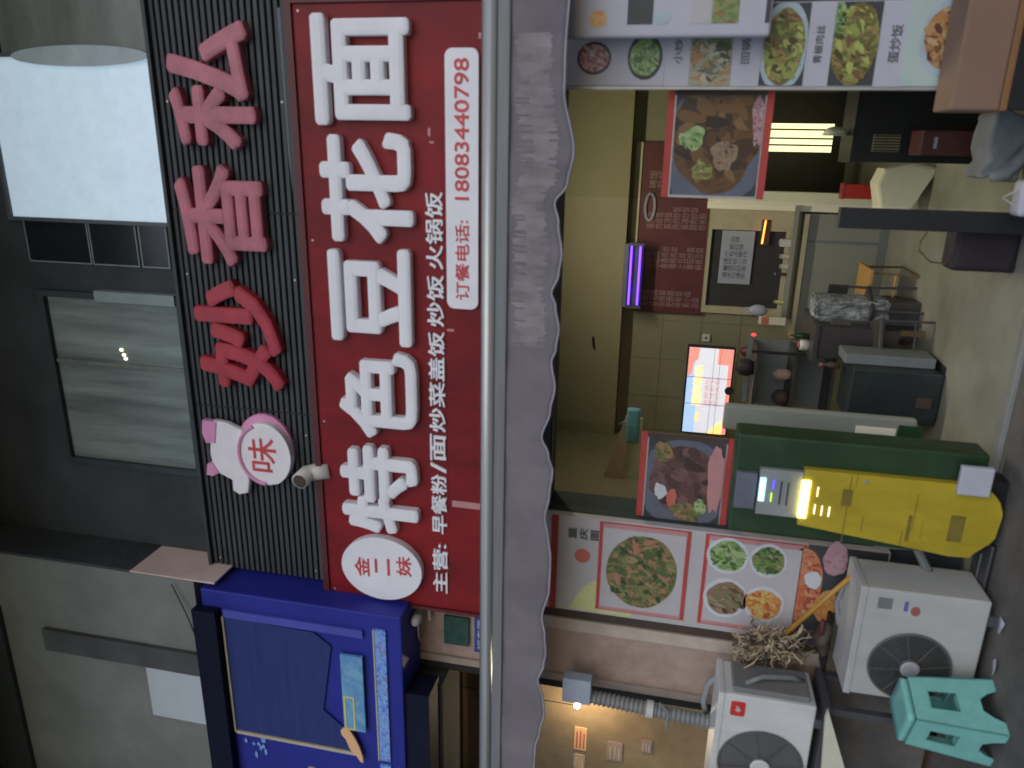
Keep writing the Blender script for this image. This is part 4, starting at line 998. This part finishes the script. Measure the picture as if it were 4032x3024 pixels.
mk('jacket_cloth', bm, M['grey_cloth'], jk, smooth=True)
mk('sleeve', tube(NB(), [at(3900, 700, 3.7), at(3950, 690, 3.7), at(4040, 600, 3.69)], [.02, .03, .03], 10), M['grey_cloth'], jk, smooth=True)
b = rect(3985, 850, 4120, 712, 3.45)
lbg = empty('lilac_bag', ((b[0]+b[1])/2, 3.45, 0), 'pale lilac carrier bag on the ground at the foot of the grey jacket', 'bag')
bm = NB(); box(bm, b[0], b[1], 3.4, 3.5, .0, b[3], .02, 3); mk('bag_body', bm, M['board_lilac'], lbg, smooth=True)
mk('bag_handle', tube(NB(), [(b[0]+.04, 3.45, b[3]), (b[0]+.07, 3.45, b[3]+.05), (b[0]+.10, 3.45, b[3])], .004, 6), M['board_white'], lbg)
# cardboard box
b0 = at(3740, 435, 3.3); b1 = at(3960, 430, 3.3)
cbx = empty('brown_board_box', (.4, 3.35, 0), 'plain brown box with orange brown edges in front of the right menu board', 'box')
mk('box_body', B(b0.x, .85, 3.3, 3.52, b1.z+.02, b0.z, .012, 3), M['orange_brown'], cbx)
mk('box_edge', B(b0.x, .85, 3.302, 3.52, b1.z-.005, b1.z+.0195, .004), M['orange_trim'], cbx)
mk('stand', B(b0.x+.01, .84, 3.31, 3.5, .0, b1.z-.0055), M['black'], cbx)

# ------------------------------------------------------------------ kiosk
KF = 3.34
kk = empty('charging_kiosk', (-1.5, KF, 0), 'green kiosk with a tall yellow front and glowing white yellow windows', 'kiosk')
gx0, gx1 = at(3300, 2120, KF).x, at(3300, 1765, KF).x
gz1 = at(2888, 1900, KF).z
bm = NB(); box(bm, gx0-.03, gx1+.02, KF+.02, 3.52, .10, gz1, .012)
mk('cabinet', bm, M['kiosk_green'], kk)
yb_ = qpx([(3150, 1840), (3160, 2035), (3400, 2095), (3600, 2130), (3760, 2170), (3850, 2186), (3880, 2165), (3905, 2140), (3965, 2130), (3990, 2080), (3985, 2020), (3970, 1960), (3930, 1920), (3750, 1878), (3500, 1860)], KF)
YX0 = [p[0] for p in yb_]
lft, rgt = -1.735, -1.385
yz1 = (yb_[0][1]+yb_[1][1])/2
poly = [(lft+.07, yz1), (rgt, yz1), (rgt, .16)] + [(rgt-.14+.14*math.cos(t), .16+.14*math.sin(t)) for t in [math.radians(-a) for a in range(10, 91, 10)]] + [(lft+.11, .025), (lft+.075, .045), (lft+.06, .075), (lft+.03, .095), (lft, .11), (lft, .2)]
mk('yellow_front', prism(NB(), poly, KF-.02, KF+.019, .006), M['kiosk_yellow'], kk)
mk('panel_seam', B(lft+.01, rgt-.005, KF-.0212, KF-.0201, yz1-.20, yz1-.196), M['kiosk_ink'], kk)
mk('keyhole', tube(NB(), [(rgt-.03, KF-.02, yz1-.26), (rgt-.03, KF-.024, yz1-.26)], .009, 10), M['silver_edge'], kk)
for X, z in ((lft+.09, yz1-.02), (rgt-.015, yz1-.02), (rgt-.015, .2), (lft+.03, .2)):
    mk('screw', tube(NB(), [(X, KF-.02, z), (X, KF-.0225, z)], .005, 8), M['silver_edge'], kk)
mk('side_door_line', B(gx1+.0201, gx1+.021, KF+.05, KF+.052, .2, gz1-.1), M['black'], kk)
mk('kick_plate', B(gx0+.02, gx1-.10, KF+.03, 3.48, .0, .099), M['black'], kk)
cp = rect(2985, 1985, 3135, 1790, KF)
cpn = mk('control_panel', B(lft+.10, rgt-.02, KF-.01, KF+.019, yz1+.001, at(2990, 1880, KF).z, .003), M['kiosk_grey'], kk)
mk('blue_sticker', B(lft+.12, rgt-.05, KF-.006, KF+.019, at(2985, 1880, KF).z+.004, at(2900, 1880, KF).z), M['ink_grey'], kk)
def kp(name, xt, yt, xb, yb, mt, par=None, off=.012):
    b = rect(xt, yt, xb, yb, KF-off); return mk(name, B(b[0], b[1], KF-off-.004, KF-off+.0015, b[2], b[3], .001), M[mt], par or kk)
kp('blue_window', 2984, 1970, 3018, 1882, 'emit_blue', cpn)
kp('blue_digits', 3042, 1925, 3052, 1890, 'emit_led_blue', cpn)
kp('green_digits', 3032, 1975, 3040, 1940, 'emit_led_green', cpn)
kp('slot', 3068, 1985, 3076, 1895, 'black', cpn); kp('slot', 3096, 1990, 3104, 1900, 'black', cpn)
kp('yellow_window', 3138, 2036, 3194, 1894, 'emit_yellow', None, .024)
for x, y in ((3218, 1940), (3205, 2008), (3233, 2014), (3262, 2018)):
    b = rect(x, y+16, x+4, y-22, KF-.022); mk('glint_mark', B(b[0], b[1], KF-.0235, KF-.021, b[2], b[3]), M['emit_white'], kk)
for (x, y, dx, dy) in ((3590, 2020, 26, 140), (3560, 2080, 34, 100), (3540, 2120, 14, 60), (3310, 1960, 50, 60), (3620, 2090, 14, 70), (3390, 2060, 8, 60), (3370, 1890, 10, 50)):
    b = rect(x, y+dy/2, x+dx, y-dy/2, KF-.022); mk('printed_line', B(b[0], b[1], KF-.0225, KF-.0205, b[2], b[3]), M['kiosk_ink'], kk)
b = rect(3725, 2130, 3805, 2035, KF-.022); mk('printed_block', B(b[0], b[1], KF-.0225, KF-.0205, b[2], b[3]), M['kiosk_ink'], kk)
b = rect(3768, 1948, 3922, 1850, KF-.05)
mk('cable_box', B(b[0], b[1], KF-.05, KF-.021, b[2], b[3], .006), M['board_lilac'], kk)
b = rect(3868, 2360, 3985, 2165, 3.34)
bc = empty('black_crate', ((b[0]+b[1])/2, 3.4, 0), 'low black crate on the ground between kiosk foot and floor air conditioner', 'crate')
mk('crate_body', B(b[0], b[1], 3.34, 3.5, .0, b[3], .01), M['black'], bc); mk('crate_rim', B(b[0]-.005, b[1]+.005, 3.335, 3.505, b[3]+.0005, b[3]+.012, .004), M['steel_dark'], bc)
for lab, x, y, a_ in (('crumpled pale scrap of paper on the ground by the black crate', 3952, 2462, .4), ('thin pale scrap of paper on the ground beside the mint stool', 3925, 2625, 1.1)):
    d_ = fw + (1512-y)/F_PX*R_ + (2016-x)/F_PX*U_; d_ = d_*(-EYE/d_.z); q = Vector((d_.x, d_.y, 0))
    sc2 = empty('paper_scrap', q, lab, 'paper'); bm = NB()
    pts_ = [bm.verts.new((.035*math.cos(t)*(1+.4*random.random()), .022*math.sin(t), .004+.012*random.random())) for t in [a_+2*PI*k/8 for k in range(8)]]
    cv = bm.verts.new((0, 0, .012))
    for k in range(8): bm.faces.new((pts_[k], pts_[(k+1) % 8], cv))
    mk('sheet', bm, M['board_lilac'], sc2, local=True)
gst = empty('grey_bracket', (-1.85, 3.42, 0), 'grey folded trolley frame between the kiosk and the floor air conditioner', 'trolley')
for a, c_ in (((3440, 2140), (3600, 2150)), ((3600, 2140), (3660, 2260)), ((3880, 2180), (3850, 2320))):
    mk('frame_bar', tube(NB(), [at(*a, 3.42), at(*c_, 3.42)], .02, 8), M['cab_grey'], gst)
mk('wheel', tube(NB(), [(-1.93, 3.40, .05), (-1.93, 3.44, .05)], .05, 16), M['black'], gst)

# ------------------------------------------------------------------ air conditioners
def ac_unit(name, label, x0, x1, y0, y1, z0, z1, fx, fz, fr, body, fan, hub, feet=True):
    a = empty(name, ((x0+x1)/2, (y0+y1)/2, z0), label, 'air conditioner', 'air conditioner units outside the shop')
    zb_ = z0+.03
    mk('casing', B(x0, x1, y0, y1, zb_, z1, .012, 3), M[body], a)
    bm = NB()
    # fan well
    tube(bm, [(fx, y0+.004, fz), (fx, y0-.0035, fz)], fr, 48); g_ = mk('fan_well', bm, M[fan], a)
    bm = NB()
    nr = int(fr/.0105)
    for k in range(2, nr):
        r = fr*k/nr; tube(bm, [(fx+r*math.cos(t), y0-.012-.010*(1-(r/fr)**2), fz+r*math.sin(t)) for t in [2*PI*j/40 for j in range(41)]], .0019, 5, False)
    for j in range(8):
        t = 2*PI*j/8+.2; tube(bm, [(fx+.03*math.cos(t), y0-.02, fz+.03*math.sin(t)), (fx+fr*math.cos(t), y0-.010, fz+fr*math.sin(t))], .0028, 5)
    tube(bm, [(fx+fr*math.cos(t), y0-.008, fz+fr*math.sin(t)) for t in [2*PI*j/48 for j in range(49)]], .006, 6, False)
    gg = mk('fan_grille', bm, M['grille'], a)
    mk('fan_hub', tube(NB(), [(fx, y0-.01, fz), (fx, y0-.026, fz), (fx, y0-.030, fz)], [fr*.24, fr*.24, fr*.2], 24), M[hub], gg)
    mk('top_cover', B(x0-.004, x1+.004, y0-.004, y1+.004, z1-.025, z1+.006, .006), M[body], a)
    for X in (x0+.08, x1-.12): mk('foot', B(X, X+.05, y0+.0, y1, z0, zb_-.0005), M['steel_dark'], a)
    return a
# AC on the floor
A2Y = 3.2
a2x0, a2x1 = at(3400, 2735, A2Y).x, at(3600, 2335, A2Y).x
a2z1 = at(3322, 2729, A2Y).z
fc = at(3577, 2624, A2Y)
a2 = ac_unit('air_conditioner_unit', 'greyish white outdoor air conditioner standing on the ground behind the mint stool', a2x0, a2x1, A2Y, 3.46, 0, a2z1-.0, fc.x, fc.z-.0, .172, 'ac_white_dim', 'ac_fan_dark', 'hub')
def sticker(par, x, y, w_, h_, mt, Y, name):
    p = at(x, y, Y); return mk(name, B(p.x-w_/2, p.x+w_/2, Y-.002, Y-.0004, p.z-h_/2, p.z+h_/2), M[mt], par)
sticker(a2, 3485, 2375, .055, .06, 'cab_grey', A2Y, 'grey_label'); sticker(a2, 3568, 2388, .05, .016, 'logo_blue', A2Y, 'blue_mark')
p = at(3605, 2408, A2Y); mk('red_emblem', prism(NB(), ell(p.x, p.z, .024, .02, 18), A2Y-.002, A2Y-.0004), M['logo_red'], a2)
# AC on the stand
A1Y = 3.2
a1x1 = at(2900, 2737, A1Y).x; a1z1 = at(2835, 2735, A1Y).z; a1z0 = at(3245, 2790, A1Y).z
fc = at(2990, 3010, A1Y)
a1 = ac_unit('air_conditioner_unit', 'white outdoor air conditioner with red brand patch raised on a dark stand', a1x1-.74, a1x1, A1Y, 3.46, a1z0, a1z1, fc.x, fc.z, .2, 'ac_white', 'ac_grey', 'ac_white')
p = at(2905, 2790, A1Y)
rl = mk('red_badge', prism(NB(), rrect(p.x-.042, p.x+.042, p.z-.034, p.z+.034, .01), A1Y-.003, A1Y-.0004), M['bright_red'], a1)
mk('badge_mark', prism(NB(), [(p.x-.018, p.z-.004), (p.x-.006, p.z-.016), (p.x+.012, p.z-.006), (p.x+.02, p.z+.012), (p.x+.004, p.z+.004), (p.x-.008, p.z+.014)], A1Y-.0045, A1Y-.0031), M['board_white'], rl)
# side of the raised unit: valve cover and handle
sc = mk('valve_cover', B(a1x1+.0005, a1x1+.03, A1Y+.02, A1Y+.22, a1z0+.06, a1z1-.06, .01, 3), M['ac_grey'], a1)
mk('handle', tube(NB(), [(a1x1+.03, A1Y+.06, a1z1-.12), (a1x1+.06, A1Y+.09, a1z1-.2), (a1x1+.058, A1Y+.12, a1z1-.34), (a1x1+.03, A1Y+.14, a1z1-.4)], .014, 8), M['cab_grey'], a1, smooth=True)
stnd = empty('metal_stand', (a1x1-.37, 3.33, 0), 'dark metal stand carrying the raised air conditioner', 'stand')
mk('shelf', B(a1x1-.78, a1x1+.02, A1Y-.01, 3.48, a1z0-.03, a1z0-.0005), M['steel_dark'], stnd)
for X in (a1x1-.76, a1x1-.03):
    for Yy in (A1Y+.0, 3.44): mk('leg', B(X, X+.035, Yy, Yy+.035, 0, a1z0-.031), M['steel_dark'], stnd)
mk('back_sheet', B(a1x1-.78, a1x1, 3.47, 3.49, .05, a1z0-.031), M['pavement'], stnd)
# cream board below
crb = empty('cream_board', at(3300, 2900, 3.1), 'cream coloured board leaning under the raised air conditioner', 'board')
mk('board', prism(NB(), qpx([(3262, 2800), (3330, 3040), (3330, 3250), (3210, 3250), (3235, 3024), (3250, 2830)], 3.12)[::-1], 3.12, 3.14), M['cream_board'], crb)
# ribbed duct
dy = 3.45
dc = empty('ribbed_duct', at(2500, 2780, dy), 'grey ribbed plastic duct running down the pillar corner to the raised air conditioner', 'duct')
P0, P1 = at(2225, 2720, dy), at(2790, 2865, dy)
p0, p1 = at(2322, 2742, dy), at(2800, 2842, dy)
bm = NB(); rr, pts = [], []
N = 130
for k in range(N+1):
    pts.append(p0.lerp(p1, k/N)); rr.append(.036+.005*math.sin(k/N*2*PI*26))
mk('ribbed_tube', tube(bm, pts, rr, 14), M['duct'], dc, smooth=True)
b = rect(2212, 2762, 2328, 2688, dy-.05)
mk('box_cover', B(b[0], b[1], dy-.05, dy+.02, b[2], b[3], .006), M['paper_blue'], dc)
q = p0.lerp(p1, .5); v = (p1-p0).normalized()
mk('clamp', tube(NB(), [q-v*.018, q+v*.018], .046, 16), M['white_plastic'], dc)
cl = empty('dangling_bracket', at(2620, 2830, 3.42), 'small pale bracket sticking out left of the ribbed duct', 'bracket')
mk('bracket_arm', tube(NB(), [at(2595, 2770, 3.42), at(2630, 2800, 3.42), at(2625, 2870, 3.41)], .009, 8), M['duct'], cl)
# insulated pipe loop beside AC1
il = empty('insulated_pipe', at(2830, 2650, 3.5), 'pale wrapped pipe curving from the wall into the raised air conditioner', 'pipe')
mk('pipe', tube(NB(), [at(2790, 2850, 3.52), at(2770, 2760, 3.5), at(2790, 2690, 3.48), at(2850, 2645, 3.46)], .017, 10), M['pipe_wrap'], il, smooth=True)
i2 = empty('coiled_pipe', at(3300, 2380, 3.5), 'thick grey wrapped pipe curving behind the floor air conditioner', 'pipe')
for dx in (0, 18, 36): mk('pipe_strand', tube(NB(), [at(3400+dx, 2250, 3.5), at(3330+dx, 2290, 3.48), at(3295+dx, 2370, 3.47), at(3300+dx, 2450, 3.47), at(3345+dx, 2510, 3.48)], .012, 8), M['pipe_wrap'], i2, smooth=True)

# ------------------------------------------------------------------ mop
mp = empty('string_mop', at(3000, 2540, 3.45), 'upturned string mop with yellow handle leaning against the menu board', 'mop')
mh, mt_ = at(3400, 2228, 3.40), at(3075, 2510, 3.44)
mk('handle', tube(NB(), [mh, mt_], .012, 10), M['mop_handle'], mp, smooth=True)
mk('mop_socket', tube(NB(), [mt_+(mh-mt_)*.03, mt_-(mh-mt_)*.06], .02, 10), M['orange_print'], mp)
bm = NB(); bm2 = NB()
for k in range(420):
    a0 = mt_-(mh-mt_)*random.uniform(-.05, .35)+Vector((random.uniform(-.02, .02), random.uniform(-.02, .02), 0))
    e = at(random.triangular(2840, 3250, 2930), random.gauss(2545, 40), random.uniform(3.34, 3.56))
    pts = [a0]; cur = a0.copy()
    for q in range(5):
        cur = cur.lerp(e, .34)+Vector((random.uniform(-.022, .022), random.uniform(-.015, .015), random.uniform(-.02, .02))); pts.append(cur.copy())
    tube(bm if random.random() < .7 else bm2, pts, random.uniform(.0022, .0055), 5)
ball(bm2, at(2990, 2555, 3.46), .09, .05, .06, 2)
mk('mop_strings', bm, M['mop_yarn'], mp, smooth=True); mk('dirty_strings', bm2, M['mop_dark'], mp, smooth=True)
rg = empty('dark_red_rag', at(3230, 2500, 3.42), 'dark red rag lying between the mop and the floor air conditioner', 'rag')
bm = NB(); ball(bm, at(3240, 2510, 3.45), .10, .05, .035, 3)
for v in bm.verts: v.co += Vector((0, .01*math.sin(v.co.x*60), .012*math.sin(v.co.x*45)))
mk('rag', bm, M['brown_dark'], rg, smooth=True)
mk('rag_fold', ball(NB(), at(3235, 2470, 3.41), .05, .02, .012), M['menu_dark_red'], rg, smooth=True)
bx = empty('dark_bin', (at(3300, 2560, 3.5).x, 3.5, 0), 'dark bin in the gap between the two air conditioners', 'bin')
zt = at(3270, 2560, 3.45).z
mk('bin_body', B(at(3300, 2640, 3.5).x, at(3300, 2440, 3.5).x, 3.48, 3.59, 0, zt, .01), M['mop_dark'], bx)
mk('bin_rim', B(at(3300, 2645, 3.5).x, at(3300, 2435, 3.5).x, 3.475, 3.592, zt+.0005, zt+.015, .004), M['black'], bx)

# ------------------------------------------------------------------ mint plastic stool
cx, cy, H, st_, sb_, th = -2.363, 3.04, .37, .142, .182, .435
s0 = empty('plastic_stool', (cx, cy, 0), 'mint green plastic stool with square cut outs, in front of the floor air conditioner', 'stool')
def cr(a, r, z): t = th+a; return Vector((cx+r*math.cos(t), cy+r*math.sin(t), z))
cor = [-PI/2, 0, PI/2, PI]
# seat: rounded square slab
def ringpts(r, z, rnd=.16, n=6):
    out = []
    for a in cor:
        c0 = cr(a, r, z)
        nx = cr(a+PI/2, r, z); pv = cr(a-PI/2, r, z)
        for k in range(n+1):
            t = k/n; q0 = c0.lerp(pv, rnd); q1 = c0.lerp(nx, rnd)
            out.append(q0*(1-t)**2+c0*2*t*(1-t)+q1*t*t)
    return out
bm = NB(); levels = [(st_*1.0, H-.028), (st_*1.03, H-.012), (st_*.99, H), (st_*.6, H-.004), (st_*.2, H-.005)]
rings = [[bm.verts.new(p) for p in ringpts(r, z)] for r, z in levels]
nn = len(rings[0])
for a_, b_ in zip(rings, rings[1:]):
    for k in range(nn): bm.faces.new((a_[k], a_[(k+1) % nn], b_[(k+1) % nn], b_[k]))
bm.faces.new(rings[-1]); bm.faces.new(rings[0][::-1])
mk('seat', bm, M['mint'], s0, smooth=True)
def side(u, v, a):                                # point on side panel a: u across -1..1, v height 0..1
    r = sb_+(st_-sb_)*v
    p, q = cr(cor[a], r, H*v*.985), cr(cor[(a+1) % 4], r, H*v*.985)
    return p.lerp(q, (u+1)/2)
def leg_part(a):
    bm = NB()
    for sgn, aa in ((-1, a), (1, (a-1) % 4)):     # each corner leg is an angle of two faces
        prof = [(1, 0.0), (.62, 0.0), (.52, .12), (.46, .24)]
        u = lambda w: sgn*w
        vs0 = [side(sgn*1, 0, aa), side(sgn*.56, 0, aa), side(sgn*.44, .10, aa), side(sgn*.22, .195, aa), side(sgn*1, .195, aa)]
        cen = Vector((cx, cy, 0)); n_ = (side(0, .5, aa)-Vector((cx, cy, H*.5))); n_.z = 0; n_.normalize()
        f0 = [bm.verts.new(p) for p in vs0]; f1 = [bm.verts.new(p-n_*.006) for p in vs0]
        bm.faces.new(f0); bm.faces.new(f1[::-1])
        for i in range(5): bm.faces.new((f0[i], f1[i], f1[(i+1) % 5], f0[(i+1) % 5]))
    mk('leg', bm, M['mint'], s0)
for a in range(4): leg_part(a)
for a in range(4):
    bm = NB(); n_ = (side(0, .5, a)-Vector((cx, cy, H*.5))); n_.z = 0; n_.normalize()
    def grid_quad(u0, u1, v0, v1):
        ps = [side(u0, v0, a), side(u1, v0, a), side(u1, v1, a), side(u0, v1, a)]
        f0 = [bm.verts.new(p) for p in ps]; f1 = [bm.verts.new(p-n_*.007) for p in ps]
        bm.faces.new(f0); bm.faces.new(f1[::-1])
        for i in range(4): bm.faces.new((f0[i], f1[i], f1[(i+1) % 4], f0[(i+1) % 4]))
    w0 = .38
    grid_quad(-1, -w0, .197, .93); grid_quad(w0, 1, .197, .93); grid_quad(-w0, w0, .76, .93); grid_quad(-w0, w0, .197, .44)
    # arch above the feet
    for s_ in (-1, 1):
        ps = [side(s_*.5, .27, a), side(s_*.0, .27, a), side(0, .25, a), side(s_*.3, .22, a), side(s_*.54, .17, a)]
    # inset lip round the cut-out
    for (u0, u1, v0, v1) in ((-w0, w0, .74, .76), (-w0, w0, .42, .44)):
        ps = [side(u0, v0, a)-n_*.004, side(u1, v0, a)-n_*.004, side(u1, v1, a)-n_*.004, side(u0, v1, a)-n_*.004]
        f0 = [bm.verts.new(p) for p in ps]; f1 = [bm.verts.new(p-n_*.03) for p in ps]
        bm.faces.new(f0); bm.faces.new(f1[::-1])
        for i in range(4): bm.faces.new((f0[i], f1[i], f1[(i+1) % 4], f0[(i+1) % 4]))
    mk('side_panel', bm, M['mint'], s0)

# ------------------------------------------------------------------ neighbouring shop inside: bulb and posters
nl = empty('bare_bulb', at(2272, 2778, 4.72), 'bare glowing bulb hanging in the neighbouring shop room', 'bulb')
p = at(2272, 2778, 4.72)
mk('bulb_glass', ball(NB(), p, .022, .022, .026), M['emit_lamp'], nl, smooth=True)
mk('flex', tube(NB(), [p+Vector((0, 0, .026)), (p.x, p.y, 3.6)], .003, 6), M['black'], nl)
ld = bpy.data.lights.new('bulb_light', 'POINT'); ld.energy = 6; ld.color = (1, .82, .55); ld.shadow_soft_size = .04
lo = bpy.data.objects.new('bulb_light', ld); link(lo); lo.parent = nl; lo.location = (0, -.05, -.06)
NWY = 6.38
for lab, x, y, w_, h_, mt, mt2 in (('orange red handbill highest on the neighbouring room wall', 2285, 2910, .22, .10, 'orange_print', 'coin_red'),
        ('pale tan handbill below the orange red one, left wall room', 2280, 3000, .14, .09, 'stone_pale', 'orange_print'),
        ('brown and gold picture in the middle of the neighbouring room wall', 2420, 2960, .18, .12, 'stone', 'gold_line'),
        ('small tan picture lowest on the neighbouring room wall', 2545, 2940, .12, .08, 'stone', 'stone_pale')):
    p = at(x, y, 4.9)
    o = empty('wall_print', p, lab, 'picture')
    mk('sheet', B(p.x-w_/2, p.x+w_/2, 4.9, 4.91, p.z-h_/2, p.z+h_/2), M[mt], o)
    bm = NB()
    for k in range(3): box(bm, p.x-w_*.4, p.x+w_*random.uniform(.1, .4), 4.897, 4.8995, p.z-h_*.35+k*h_*.28, p.z-h_*.35+k*h_*.28+.012)
    mk('print', bm, M[mt2], o)
mk('inner_partition', B(-9, -2.98, 4.912, 5.0, 0, 3.6), M['lit_room'], nb)
z1_, z0_ = at(1770, 2850, 4.85).z, at(1822, 2850, 4.85).z
mk('brown_band', B(-9, -2.98, 4.86, 4.911, z0_, z1_), M['brown_dark'], nb)
mk('dark_band', B(-9, -2.98, 4.80, 4.911, z1_+.001, 3.6), M['beige_dark'], nb)
mk('lit_edge', B(-9, -2.98, 4.88, 4.911, at(1900, 2850, 4.88).z, at(1893, 2850, 4.88).z), M['gold_line'], nb)
